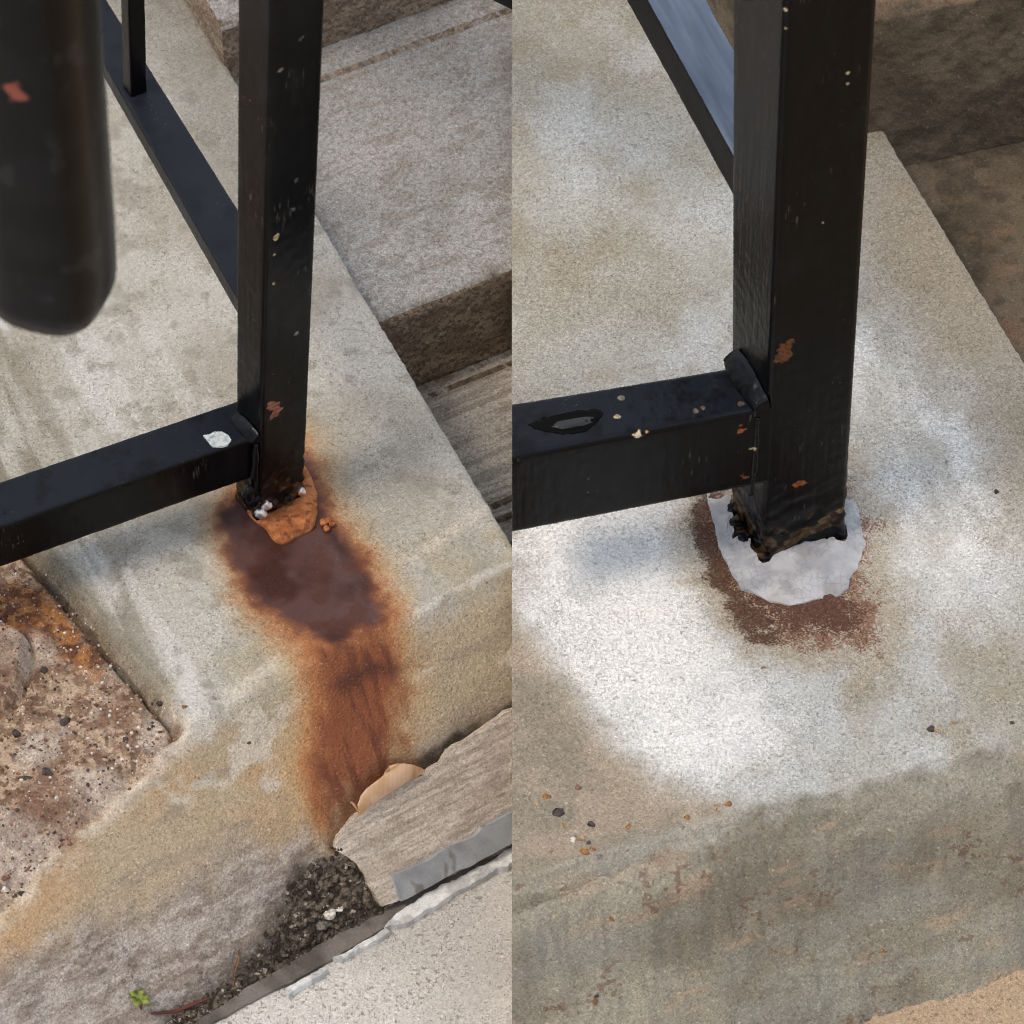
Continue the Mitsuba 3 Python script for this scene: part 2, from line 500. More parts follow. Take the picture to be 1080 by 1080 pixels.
def col_left(p, n, uv):
    x, y, z = p.x, p.y, p.z
    a, b = x * LF.a[0] + y * LF.a[1], x * LF.b[0] + y * LF.b[1]
    big = fbm(x * 11, y * 11, z * 11, octaves=3)
    med = fbm(x * 55 + 4, y * 55, z * 55, octaves=3)
    st = fbm(a * 7, b * 42, 3.0, octaves=3)
    q = (x - LA[0]) * LN[0] + (y - LA[1]) * LN[1]
    s = (x - LS0[0]) * LSN[0] + (y - LS0[1]) * LSN[1]
    g = (x - LG0[0]) * LGN[0] + (y - LG0[1]) * LGN[1]
    c = mix(lin(172, 167, 157), lin(191, 188, 182), smoothstep(0.32, 0.68, big))
    c = mix(c, lin(206, 206, 204), 0.75 * smoothstep(0.52, 0.72, st) * smoothstep(0.25, 0.0, b - L_EDGE + 0.30))
    c = mix(c, lin(150, 145, 134), 0.6 * smoothstep(0.55, 0.75, med))
    c = mix(c, lin(176, 166, 142), 0.7 * smoothstep(0.45, 0.65, fbm(x * 23 + 9, y * 23, 1.0, octaves=3)) * smoothstep(-0.09, -0.01, q + 0.02))
    # dirt along the shallow drain lines at the far left
    c = mix(c, lin(112, 103, 84), 0.75 * smoothstep(0.12, 0.30, L_EDGE - b - 0.12) * smoothstep(0.50, 0.66, fbm(a * 9 + 2, b * 60, 8.0, octaves=3)))
    # front slope: buff, then the grey layered band
    fr = smoothstep(-0.002, 0.02, q + 0.02 * (med - 0.5))
    tan = mix(lin(176, 160, 137), lin(184, 154, 120), smoothstep(0.40, 0.62, fbm(x * 9 + 5, y * 9, z * 9, octaves=3)) * smoothstep(0.05, 0.16, L_EDGE - b - 0.02))
    tan = mix(tan, lin(150, 138, 122), 0.6 * smoothstep(0.5, 0.72, fbm((x * LN[1] - y * LN[0]) * 20, q * 90, 2.0, octaves=3)))
    tan = mix(tan, lin(206, 200, 190), 0.6 * smoothstep(0.62, 0.74, fbm((x * LN[1] - y * LN[0]) * 26, q * 60, 7.0, octaves=3)))
    c = mix(c, tan, fr)
    c = mix(c, lin(214, 210, 202), 0.6 * smoothstep(0.006, 0.001, dr.abs(q + 0.010 * (med - 0.5) + 0.002)) * smoothstep(0.38, 0.58, fbm(x * 40 + 3, y * 40, 2.0, octaves=3)))
    low = smoothstep(0.066, 0.094, q + 0.035 * (fbm(x * 30, y * 30, 5.0, octaves=3) - 0.5))
    lay = fbm((x * LN[1] - y * LN[0]) * 60, (q - z) * 110, 4.0, octaves=4)
    grey = mix(lin(152, 140, 131), lin(182, 173, 166), smoothstep(0.34, 0.66, lay))
    grey = mix(grey, lin(112, 101, 94), 0.6 * smoothstep(0.52, 0.64, fbm(x * 190, y * 190, z * 190, octaves=3)) * smoothstep(0.38, 0.62, big + 0.4 * (med - 0.5)))
    c = mix(c, grey, low)
    # spalled field
    ag = smoothstep(-0.012, -0.002, s) * smoothstep(0.004, -0.008, g + 0.014 * (med - 0.5))
    gr = mix(lin(140, 116, 98), lin(182, 160, 140), smoothstep(0.36, 0.62, fbm(x * 130, y * 130, 2.0, octaves=2)))
    gr = mix(gr, lin(106, 80, 66), 0.8 * smoothstep(0.55, 0.68, fbm(x * 170 + 5, y * 170, 6.0, octaves=2)))
    gr = mix(gr, lin(206, 196, 186), 0.5 * smoothstep(0.50, 0.68, fbm(x * 20 + 2, y * 20, 9.0, octaves=3)))
    gr = mix(gr, lin(128, 98, 82), 0.6 * smoothstep(0.5, 0.66, fbm(x * 18 + 7, y * 18, 1.0, octaves=2)))
    er = sdpoly(x + 0.01 * (med - 0.5), y + 0.02 * (big - 0.5), L_EDGERUST)
    gr = mix(gr, mix(lin(168, 112, 62), lin(98, 52, 26), smoothstep(0.4, 0.6, fbm(x * 90, y * 90, 2.0, octaves=2))), 0.9 * smoothstep(0.012, -0.012, er))
    c = mix(c, gr, ag)
    bev = smoothstep(-0.024, -0.012, s) * smoothstep(0.004, -0.004, s) * smoothstep(-0.02, -0.06, g + 0.0)
    c = mix(c, lin(126, 119, 102), 0.75 * bev)
    c = mix(c, lin(58, 48, 40), 0.65 * smoothstep(0.0034, 0.0010, dr.abs(s + 0.004 * (med - 0.5) - 0.001)) * smoothstep(-0.01, -0.03, g))
    c = mix(c, lin(216, 208, 196), 0.55 * smoothstep(0.012, 0.0, dr.abs(g - 0.002)) * smoothstep(0.35, 0.6, med))
    # dirt in the crevice behind the slab
    cd = dr.minimum(dr.minimum(*[sdpoly(x, y, np.vstack([L_CREV[k:k + 6], L_CREV[k:k + 6][::-1] + 1e-5])) for k in (0, 5)]), mi.Float(1)) + 0.006 * (med - 0.5)
    c = mix(c, lin(44, 38, 33), 0.9 * smoothstep(0.0075, 0.0035, dr.abs(cd)))
    # soil staining low down
    sl = sdpoly(x + 0.02 * (med - 0.5), y + 0.02 * (big - 0.5), L_SOIL)
    c = mix(c, lin(74, 66, 58), 0.85 * smoothstep(0.012, -0.008, sl))
    # rust
    wx, wy = x + 0.020 * (fbm(x * 34, y * 34, 1.0) - 0.5), y + 0.030 * (fbm(x * 34 + 9, y * 34, 4.0) - 0.5)
    do, dc, dt, ds = sdpoly(wx, wy, L_RUST), sdpoly(wx, wy, L_CORE), sdpoly(wx, wy, L_TONGUE), sdpoly(wx, wy, L_SPOT)
    ro = fbm(x * 120, y * 120, 3.0, octaves=2)
    c = mix(c, lin(186, 154, 112), 0.75 * smoothstep(0.020, -0.014, do))
    c = mix(c, lin(176, 114, 70), 0.88 * smoothstep(0.004, -0.026, do + 0.010 * (ro - 0.5)))
    c = mix(c, lin(126, 72, 52), 0.86 * smoothstep(0.014, -0.020, dr.minimum(dc - 0.004, dt) + 0.016 * (ro - 0.5)))
    c = mix(c, lin(98, 58, 46), 0.75 * smoothstep(0.0, -0.02, dt) * smoothstep(0.42, 0.62, fbm(a * 40, b * 120, 2.0, octaves=3)))
    core = mix(lin(70, 44, 40), lin(92, 66, 64), smoothstep(0.35, 0.65, fbm(x * 34, y * 34, 5.0, octaves=3)))
    core = mix(core, lin(84, 48, 36), 0.6 * smoothstep(0.50, 0.70, fbm(x * 60 + 3, y * 60, 8.0, octaves=3)))
    kc = smoothstep(0.007, -0.013, dc + 0.006 * (ro - 0.5))
    c = mix(c, core, kc)
    c = mix(c, lin(84, 52, 44), 0.85 * smoothstep(0.006, -0.010, ds))
    # grain, pits and chips
    calm = (1 - 0.8 * kc) * (1 - 0.5 * smoothstep(0.0, -0.02, dt))
    c = speck(c, p, lin(98, 88, 80), lin(222, 216, 206), calm)
    c = c * grain(p, (0.62 + 0.3 * ag + 0.25 * low) * calm)
    return mix(c, lin(80, 72, 64), 0.4 * pit(p, 420, 0.84) * calm)


def bump_left(p, n, uv):
    return 0.6 * noise(p.x * 620, p.y * 620, p.z * 620) + 0.4 * noise(p.x * 1300, p.y * 1300, p.z * 1300)


def col_right(p, n, uv):
    x, y, z = p.x, p.y, p.z
    big = fbm(x * 10 + 3, y * 10, z * 10, octaves=3)
    med = fbm(x * 50, y * 50, z * 50, octaves=3)
    q = (x - RA[0]) * RN[0] + (y - RA[1]) * RN[1]
    u = x * RN[1] - y * RN[0]
    c = mix(lin(170, 166, 155), lin(185, 184, 178), smoothstep(0.28, 0.68, big))
    c = mix(c, lin(202, 205, 208), 0.6 * smoothstep(0.42, 0.76, fbm(x * 17, y * 13 + 4, 2.0, octaves=4)))
    c = mix(c, lin(160, 148, 128), 0.5 * smoothstep(0.50, 0.80, fbm(x * 24 + 8, y * 24, 4.0, octaves=4)))
    # buff strip beside the right edge
    b = x * RF.b[0] + y * RF.b[1]
    a = x * RF.a[0] + y * RF.a[1]
    c = mix(c, lin(164, 150, 130), 0.7 * smoothstep(0.12, 0.03, R_EDGE - b + 0.06 * (big - 0.5)) )
    # white wash left from cleaning, thick in the middle and thin at its edge
    wv = 0.05 * (med - 0.5)
    dw, dw2 = sdpoly(x + wv, y + 0.06 * (big - 0.5), R_WHITE), sdpoly(x + wv, y + 0.05 * (big - 0.5), R_WHITE2)
    thin = 0.6 * noise(x * 900, y * 900, 5.0) + 0.4 * fbm(x * 240, y * 240, 3.0, octaves=2)
    k = smoothstep(0.055, -0.045, dw)
    k2 = 0.85 * smoothstep(0.060, -0.050, dw2) * (0.55 + 0.45 * smoothstep(0.25, 0.65, fbm(a * 10, b * 30, 3.0, octaves=4)))
    kk_ = dr.maximum(k, k2)
    wash = 0.62 * kk_ + 0.37 * smoothstep(0.10, 0.75, 1.25 * kk_ - 0.62 * thin + 0.10 * (fbm(x * 26, y * 26, 8.0, octaves=4) - 0.5))
    white = mix(lin(238, 238, 238), lin(224, 225, 226), smoothstep(0.5, 0.75, fbm(x * 30 + 3, y * 22, 6.0, octaves=4)))
    c = mix(c, white, wash)
    # brown field lower left
    db = sdpoly(x + 0.012 * (med - 0.5), y + 0.02 * (big - 0.5), R_BROWN)
    br = mix(lin(144, 135, 120), lin(164, 149, 132), smoothstep(0.35, 0.65, fbm(x * 30, y * 30, 2.0, octaves=3)))
    c = mix(c, br, 0.92 * smoothstep(0.024, -0.020, db))
    # grey-green sandy front
    fr = smoothstep(-0.004, 0.010, q + 0.016 * (fbm(x * 26, y * 26, 1.0, octaves=3) - 0.5) + 0.02 * (med - 0.5))
    ft = mix(lin(140, 135, 122), lin(158, 153, 140), smoothstep(0.35, 0.65, big))
    ft = mix(ft, lin(124, 117, 104), 0.6 * smoothstep(0.46, 0.70, fbm(u * 16, q * 70, 3.0, octaves=5)))
    ft = mix(ft, lin(178, 154, 130), 0.4 * smoothstep(0.60, 0.72, fbm(u * 22 + 5, (q - z) * 45, 6.0, octaves=5)))
    ft = mix(ft, lin(112, 78, 62), 0.55 * smoothstep(0.56, 0.66, fbm(x * 190, y * 190, z * 190, octaves=2)) * smoothstep(0.52, 0.64, fbm(x * 26 + 2, y * 26, z * 26 + 3, octaves=3)))
    ft = mix(ft, lin(150, 152, 146), 0.5 * smoothstep(0.5, 0.68, fbm(u * 12 + 3, (q - z) * 19, 9.0, octaves=4)))
    c = mix(c, ft, fr)
    # rust round the mended base, broken up by the grain
    wx, wy = x + 0.03 * (fbm(x * 60, y * 60, 1.0) - 0.5), y + 0.04 * (fbm(x * 60 + 9, y * 60, 4.0) - 0.5)
    do = sdpoly(wx, wy, R_RUST)
    brk = 0.6 * noise(x * 800, y * 800, 2.0) + 0.4 * fbm(x * 90, y * 90, 7.0, octaves=3)
    kr = smoothstep(0.018, -0.028, do)
    c = mix(c, lin(168, 150, 122), 0.55 * smoothstep(0.035, 0.0, do))
    c = mix(c, lin(134, 96, 74), smoothstep(-0.05, 0.3, kr * 0.86 - brk * 1.05) * 0.85)
    c = mix(c, lin(94, 64, 52), smoothstep(-0.05, 0.35, smoothstep(0.004, -0.055, do) * 0.95 - brk * 0.95) * 0.88)
    c = mix(c, lin(84, 57, 45), 0.85 * smoothstep(0.006, -0.008, sdpoly(wx, wy, R_RING) + 0.018 * (brk - 0.5)))
    c = speck(c, p, lin(100, 90, 80), lin(232, 228, 218), 1.0)
    c = c * grain(p, 0.78)
    return mix(c, lin(80, 72, 64), 0.4 * pit(p, 420, 0.84))


L_STEP_DEG = 29.5
LSU = unit(L_STEP_DEG)
LSV = np.array([LSU[1], -LSU[0]])


zt1 = -0.03
V_FRONT = float(np.mean([at(x, y, zt1)[:2] @ LSV for x, y in ((410, 335), (533, 285))]))


def col_steps_left(p, n, uv):
    x, y, z = p.x, p.y, p.z
    u, v = x * LSU[0] + y * LSU[1], x * LSV[0] + y * LSV[1]
    big = fbm(x * 12, y * 12, z * 12, octaves=3)
    c = mix(lin(156, 155, 155), lin(172, 171, 171), smoothstep(0.35, 0.65, big))
    c = mix(c, lin(132, 122, 114), 0.5 * smoothstep(0.5, 0.7, fbm(u * 40, v * 110, z * 30, octaves=4)))
    c = mix(c, lin(122, 114, 108), 0.4 * smoothstep(0.52, 0.66, fbm(x * 300, y * 300, 3.0, octaves=2)))
    c = mix(c, mix(lin(166, 160, 155), lin(196, 190, 184), smoothstep(0.4, 0.6, fbm(u * 14, v * 240, 2.0, octaves=3))), smoothstep(V_FRONT + 0.001, V_FRONT + 0.006, v))  # paler ribbed lower tread, its colour lifted further to offset the shade there
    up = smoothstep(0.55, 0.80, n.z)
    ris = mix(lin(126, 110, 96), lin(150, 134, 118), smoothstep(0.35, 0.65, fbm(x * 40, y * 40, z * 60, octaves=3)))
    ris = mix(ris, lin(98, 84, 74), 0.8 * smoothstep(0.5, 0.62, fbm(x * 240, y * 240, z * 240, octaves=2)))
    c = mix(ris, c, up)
    c = speck(c, p, lin(100, 88, 80), lin(214, 206, 198), 1.0)
    return c * grain(p, 1.05)


RSU = unit(17.0)
RSV = np.array([RSU[1], -RSU[0]])


def col_steps_right(p, n, uv):
    x, y, z = p.x, p.y, p.z
    u, v = x * RSU[0] + y * RSU[1], x * RSV[0] + y * RSV[1]
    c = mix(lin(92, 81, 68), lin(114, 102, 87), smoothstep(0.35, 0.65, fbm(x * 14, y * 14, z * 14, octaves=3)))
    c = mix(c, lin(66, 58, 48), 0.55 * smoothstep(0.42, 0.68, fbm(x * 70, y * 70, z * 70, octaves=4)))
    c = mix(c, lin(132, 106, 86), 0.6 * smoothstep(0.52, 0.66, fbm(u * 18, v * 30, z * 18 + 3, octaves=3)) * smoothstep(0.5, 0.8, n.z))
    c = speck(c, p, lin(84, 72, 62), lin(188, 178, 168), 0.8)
    return c * grain(p, 0.7)


def col_pavement(p, n, uv):
    x, y, z = p.x, p.y, p.z
    big = fbm(x * 7, y * 7, 1.0, octaves=3)
    c = mix(lin(190, 187, 184), lin(208, 205, 202), smoothstep(0.35, 0.65, big))
    c = mix(c, lin(184, 162, 136), smoothstep(0.05, 0.30, x + 0.1 * (big - 0.5)))
    c = speck(c, p, lin(112, 100, 92), lin(222, 216, 206), 1.1)
    c = mix(c, lin(110, 98, 90), 0.55 * pit(p, 480, 0.74))
    return c * grain(p, 0.7)


def bump_coarse(p, n, uv):
    return 0.5 * noise(p.x * 380, p.y * 380, p.z * 380) + 0.5 * noise(p.x * 900, p.y * 900, p.z * 900)


def col_slab(p, n, uv):
    x, y = p.x, p.y
    u, v = x * 0.85 + y * 0.53, x * 0.53 - y * 0.85
    c = mix(lin(190, 178, 166), lin(206, 196, 186), smoothstep(0.35, 0.65, fbm(u * 30, v * 520, 1.0, octaves=2)))
    c = mix(c, lin(140, 126, 114), 0.4 * smoothstep(0.52, 0.68, fbm(u * 60, v * 700, 4.0, octaves=2)))
    c = mix(c, lin(150, 140, 116), smoothstep(0.30, 0.10, n.z))
    return c * grain(p, 0.8)


def bump_slab(p, n, uv):
    u, v = p.x * 0.85 + p.y * 0.53, p.x * 0.53 - p.y * 0.85
    return 0.7 * fbm(u * 24, v * 620, 1.0, octaves=2) + 0.3 * noise(p.x * 900, p.y * 900, p.z * 900)


def col_strip(p, n, uv):
    c = mix(lin(134, 138, 144), lin(164, 168, 174), smoothstep(0.3, 0.7, fbm(p.x * 22, p.y * 60, p.z * 22, octaves=3)))
    c = mix(c, lin(96, 86, 76), 0.6 * smoothstep(0.62, 0.74, fbm(p.x * 70, p.y * 70, 2.0, octaves=3)))
    return c * grain(p, 0.2)


def col_sealant(p, n, uv):
    return mix(lin(92, 86, 82), lin(124, 118, 114), smoothstep(0.3, 0.7, fbm(p.x * 40, p.y * 40, 2.0, octaves=3))) * grain(p, 0.5)


def col_caulk(p, n, uv):
    return mix(lin(186, 188, 190), lin(224, 226, 228), smoothstep(0.35, 0.6, fbm(p.x * 90, p.y * 90, 2.0, octaves=3))) * grain(p, 0.4)


def col_soil(p, n, uv):
    c = mix(lin(58, 50, 44), lin(112, 102, 92), smoothstep(0.35, 0.7, fbm(p.x * 200, p.y * 200, p.z * 200, octaves=2)))
    return mix(c, lin(176, 166, 154), 0.8 * smoothstep(0.80, 0.86, noise(p.x * 260, p.y * 260, p.z * 260))) * grain(p, 1.0)


def col_scale(p, n, uv):
    c = mix(lin(190, 124, 80), lin(156, 94, 58), smoothstep(0.35, 0.65, fbm(p.x * 90, p.y * 90, p.z * 90, octaves=3)))
    return mix(c, lin(100, 62, 44), 0.7 * smoothstep(0.58, 0.72, fbm(p.x * 190, p.y * 190, 3.0, octaves=3))) * grain(p, 0.5)


def col_collar(p, n, uv):
    d, d2, r = voronoi(p.x * 150 + 0.5 * noise(p.x * 220, p.y * 220), p.y * 150 + 0.5 * noise(p.x * 220 + 5, p.y * 220))
    c = mix(lin(168, 170, 177), lin(200, 201, 205), smoothstep(0.3, 0.7, fbm(p.x * 46, p.y * 46, 1.0, octaves=4)))
    c = mix(c, lin(136, 137, 144), 0.40 * smoothstep(0.16, 0.02, d2 - d) * smoothstep(0.25, 0.5, noise(p.x * 60, p.y * 60, 2.0)))
    c = mix(c, lin(150, 144, 134), 0.35 * smoothstep(0.55, 0.75, fbm(p.x * 55 + 4, p.y * 55, 3.0, octaves=3)))
    return c * grain(p, 0.10)


def bump_collar(p, n, uv):
    d, d2, r = voronoi(p.x * 150 + 0.5 * noise(p.x * 220, p.y * 220), p.y * 150 + 0.5 * noise(p.x * 220 + 5, p.y * 220))
    return smoothstep(0.0, 0.14, d2 - d)


def paint_bsdf(fn, rough=0.38, bump=None, scale=0.0004, spec=0.16, eps=8e-4):
    b = {'type': 'principled', 'base_color': proc(fn), 'roughness': rough, 'specular': spec}
    if bump is not None:
        b = {'type': 'bumpmap', 'relief': proc(bump, eps), 'scale': scale, 'inner': b}
    return {'type': 'twosided', 'bsdf': b}


def rough_bsdf(fn, bump=None, scale=0.0006, rough=0.9, eps=6e-4):
    return paint_bsdf(fn, rough, bump, scale, 0.25, eps)


def plain(c, rough=0.8, spec=0.3):
    return {'type': 'twosided', 'bsdf': {'type': 'principled', 'base_color': {'type': 'rgb', 'value': c}, 'roughness': rough, 'specular': spec}}


def rough_left(p, n, uv):
    return 0.86 - 0.50 * smoothstep(0.004, -0.014, sdpoly(p.x, p.y, L_CORE) + 0.02 * (fbm(p.x * 60, p.y * 60, 2.0) - 0.5))


def bump_left_wall(p, n, uv):
    return bump_left(p, n, uv) * (1 - 0.8 * smoothstep(0.004, -0.010, sdpoly(p.x, p.y, L_CORE)))


scene['left_concrete'] = rough_bsdf(col_left, bump_left_wall, 0.0016, proc(rough_left))
scene['right_concrete'] = rough_bsdf(col_right, bump_left, 0.0018, 0.88)
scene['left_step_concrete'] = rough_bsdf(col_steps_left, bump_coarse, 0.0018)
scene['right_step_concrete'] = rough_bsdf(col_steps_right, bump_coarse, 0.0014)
scene['pavement_concrete'] = rough_bsdf(col_pavement, bump_coarse, 0.0014)
scene['slab_concrete'] = rough_bsdf(col_slab, bump_slab, 0.0014)
scene['grey_strip'] = rough_bsdf(col_strip, None, rough=0.55)
scene['grey_sealant'] = rough_bsdf(col_sealant, bump_coarse, 0.0008)
scene['white_caulk'] = rough_bsdf(col_caulk, bump_coarse, 0.0010)
scene['dark_soil'] = rough_bsdf(col_soil, bump_coarse, 0.002)
scene['rust_orange'] = rough_bsdf(col_scale, bump_left, 0.0008)
scene['grey_collar'] = rough_bsdf(col_collar, bump_collar, 0.0003, 0.6)
STONES = {'stone_dark': lin(84, 76, 74), 'stone_brown': lin(132, 98, 76), 'stone_buff': lin(186, 160, 128), 'stone_white': lin(222, 216, 208), 'stone_orange': lin(172, 126, 84), 'stone_rose': lin(150, 112, 98),
          'stone_grey': lin(128, 122, 116)}
for k, c in STONES.items():
    scene[k] = rough_bsdf(lambda p, n, uv, c=c: mix(c, [0.55 * v for v in c], smoothstep(0.4, 0.65, fbm(p.x * 420, p.y * 420, p.z * 420, octaves=2))), None, rough=0.75)
scene['bare_metal'] = {'type': 'roughconductor', 'material': 'Al', 'alpha': 0.35}
scene['paint_chip'] = rough_bsdf(lambda p, n, uv: mix(lin(150, 164, 172), lin(205, 213, 216), smoothstep(0.35, 0.6, fbm(p.x * 260, p.y * 260, p.z * 260, octaves=3))), None, rough=0.5)
def col_leaf(p, n, uv):
    c = mix(lin(208, 168, 126), lin(228, 194, 166), smoothstep(0.3, 0.7, fbm(p.x * 60, p.y * 60, p.z * 60, octaves=3)))
    u, v = (p.x - LEAF_MID[0]) * LEAF_AX[0] + (p.y - LEAF_MID[1]) * LEAF_AX[1], (p.x - LEAF_MID[0]) * LEAF_AX[1] - (p.y - LEAF_MID[1]) * LEAF_AX[0]
    c = mix(c, lin(168, 122, 82), 0.6 * smoothstep(0.0010, 0.0003, dr.abs(v + 40 * u * u * 0.1)))
    w = (u + dr.abs(v) * 0.9) * 210
    c = mix(c, lin(178, 134, 94), 0.14 * smoothstep(0.16, 0.05, dr.abs(w - dr.floor(w) - 0.5)))
    return mix(c, lin(120, 82, 54), 0.6 * smoothstep(0.66, 0.74, fbm(p.x * 130, p.y * 130, 4.0, octaves=3)))


LEAF_A, LEAF_B = on(380, 850, hl), on(446, 810, hl)
LEAF_MID = ((LEAF_A + LEAF_B) / 2).tolist()
LEAF_AX = ((LEAF_B - LEAF_A)[:2] / np.linalg.norm((LEAF_B - LEAF_A)[:2])).tolist()
scene['leaf_dry'] = rough_bsdf(col_leaf, None, rough=0.6)
scene['leaf_green'] = rough_bsdf(lambda p, n, uv: mix(lin(96, 116, 52), lin(146, 154, 84), smoothstep(0.35, 0.65, fbm(p.x * 240, p.y * 240, p.z * 240, octaves=2))), None, rough=0.5)
scene['stem_red'] = plain(lin(104, 62, 54), 0.7)


# ------------------------------------------------------------------ the two walls
def wall(H, fr, edge, px0, px1, a_lim, b_far, s, step=0.0018):
    cs = np.array([at(px, py)[:2] for px in (px0, px1) for py in (-10, 1095)] + [at(px, 1095, ZP)[:2] for px in (px0, px1)])
    ca, cb = cs @ fr.a, cs @ fr.b
    al = lines(a_lim[0], a_lim[1], ca.min(), ca.max(), step, 1.35)
    bl = lines(edge - b_far, edge, max(cb.min(), edge - b_far), min(cb.max(), edge), step, 1.35)
    bl = bl[bl < edge - 0.0005]
    bl = np.concatenate([bl, edge - np.array([0.0])])
    A, B = np.meshgrid(al, bl, indexing='ij')
    X, Y = A * fr.a[0] + B * fr.b[0], A * fr.a[1] + B * fr.b[1]
    wv = 0.0022 * nz(np.stack([A, 0 * A, 0 * A], -1), 45, 3, 77) + 0.0016 * nz(np.stack([A, 0 * A, 0 * A], -1), 220, 2, 78)   # the edge is not dead straight
    near = sstep(0.03, 0.0, edge - B)
    X, Y = X + fr.b[0] * wv * near, Y + fr.b[1] * wv * near
    Z = H(X, Y)
    d = np.clip(edge - B, 0, 1)
    R = 0.007
    Z = Z - np.where(d < R, R - np.sqrt(np.maximum(R * R - (R - d) ** 2, 0)), 0) * 0.9
    return uncap(tm(side(man(close_grid(np.stack([X, Y, np.maximum(Z, -0.44)], -1), -0.45)), s)))


cheek_l = thing('cheek_wall', 'pale concrete stair wall streaked with dark rust below the corroded post', 'wall')
add('coated_body', wall(hl_fine, LF, L_EDGE, -12, 545, (-1.5, 0.75), 0.75, -1), 'left_concrete', True, parent=cheek_l)
cheek_r = thing('cheek_wall', 'whitewashed concrete stair wall with grey-green sandy front, round the mended post', 'wall')
add('coated_body', wall(hr_fine, RF, R_EDGE, 535, 1092, (-1.5, 0.85), 1.0, 1), 'right_concrete', True, parent=cheek_r)

# ------------------------------------------------------------------ pavement, reaching to the horizon
gx = lines(-60, 60, -0.5, 0.5, 0.004, 1.3)
gy = lines(-60, 60, -0.62, -0.2, 0.004, 1.3)
GX, GY = np.meshgrid(gx, gy, indexing='ij')
gp = np.stack([GX, GY, 0 * GX], -1)
GZ = ZP + (0.003 * nz(gp, 9, 3, 51) + 0.0014 * nz(gp, 110, 2, 52)) * (np.hypot(GX, GY) < 3)
pv = trimesh.Trimesh(np.stack([GX, GY, GZ], -1).reshape(-1, 3), grid_faces(*GX.shape), process=False)
add('pavement', pv, 'pavement_concrete', True, kind='structure')
taken.add('pavement')
labels['pavement']['label'] = 'rough light concrete pavement at the foot of the stair walls'


# ------------------------------------------------------------------ steps
def steps(key, prof_list, U, V, u_rng, s, mat, seeds, fr, edge, inset=0.003, rough=0.0035, groove=()):
    """Each step: a profile [(v, z), ...] from its back edge over the tread to the foot of its riser, drawn out along U."""
    for k, prof in enumerate(prof_list):
        pr = densify(np.array([(v, z, 0.0) for v, z in prof]), 0.0035, False)[:, :2]
        ul = lines(u_rng[0], u_rng[1], u_rng[2], u_rng[3], 0.0035, 1.3)
        Uu, I = np.meshgrid(ul, np.arange(len(pr)), indexing='ij')
        Vv, Zz = pr[I, 0], pr[I, 1]
        P = np.stack([Uu * U[0] + Vv * V[0], Uu * U[1] + Vv * V[1], Zz], -1)
        t = np.gradient(pr, axis=0)
        nrm = np.stack([-t[:, 1], t[:, 0]], 1)
        nrm /= np.linalg.norm(nrm, axis=1, keepdims=True) + 1e-9
        d = rough * nz(P, 22, 3, seeds + k) + rough * 0.9 * nz(P, 190, 2, seeds + k + 9)
        if k in groove:
            d = d - 0.005 * sstep(0.1, 0.5, nz(np.stack([Uu * 3, Vv * 110, 0 * Vv], -1), 1.0, 2, seeds + 31) * 2.2)
        P = P + (nrm[I, 0] * d)[..., None] * np.array([V[0], V[1], 0]) + (nrm[I, 1] * d)[..., None] * np.array([0, 0, 1])
        # close it below
        n, m = P.shape[:2]
        foot = P.copy()
        foot[..., 2] = -0.45
        top = P.reshape(-1, 3)
        rows = np.concatenate([P, foot[:, ::-1]], 1)
        mesh = loft(rows)
        mm = side(man(mesh), s).trim_by_plane((float(fr.b[0]), float(fr.b[1]), 0.0), edge - (inset if k == 0 else 0.003))
        add('step', uncap(tm(mm)), mat, 40, parent=key)


v_front = V_FRONT
h1 = solve(lambda h: (at(533, 375, zt1 - h)[:2] @ LSV) - v_front, 0.02, 0.3)
zt2 = zt1 - h1
v_foot0 = np.mean([at(x, y, zt1)[:2] @ LSV for x, y in ((347, 49), (500, 0))])
v_strip = np.mean([at(x, y, zt1)[:2] @ LSV for x, y in ((347, 86), (533, 14))])
z0 = 0.05
v_next = v_front + (v_front - v_foot0) * 1.35
st_l = thing('stair_flight', 'grey rough concrete steps with brown risers beside the rust-streaked wall', 'steps')
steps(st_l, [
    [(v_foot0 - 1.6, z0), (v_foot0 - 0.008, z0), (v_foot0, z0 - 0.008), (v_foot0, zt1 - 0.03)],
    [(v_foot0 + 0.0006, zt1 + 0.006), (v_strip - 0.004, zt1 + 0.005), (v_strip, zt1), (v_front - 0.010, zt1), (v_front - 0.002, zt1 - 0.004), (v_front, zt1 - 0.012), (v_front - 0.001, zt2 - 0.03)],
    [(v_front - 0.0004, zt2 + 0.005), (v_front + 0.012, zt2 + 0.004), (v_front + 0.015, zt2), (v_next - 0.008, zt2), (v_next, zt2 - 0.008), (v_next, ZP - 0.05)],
], LSU, LSV, (-0.55, 1.6, -0.12, 0.42), -1, 'left_step_concrete', 100, LF, L_EDGE, groove=(2,))

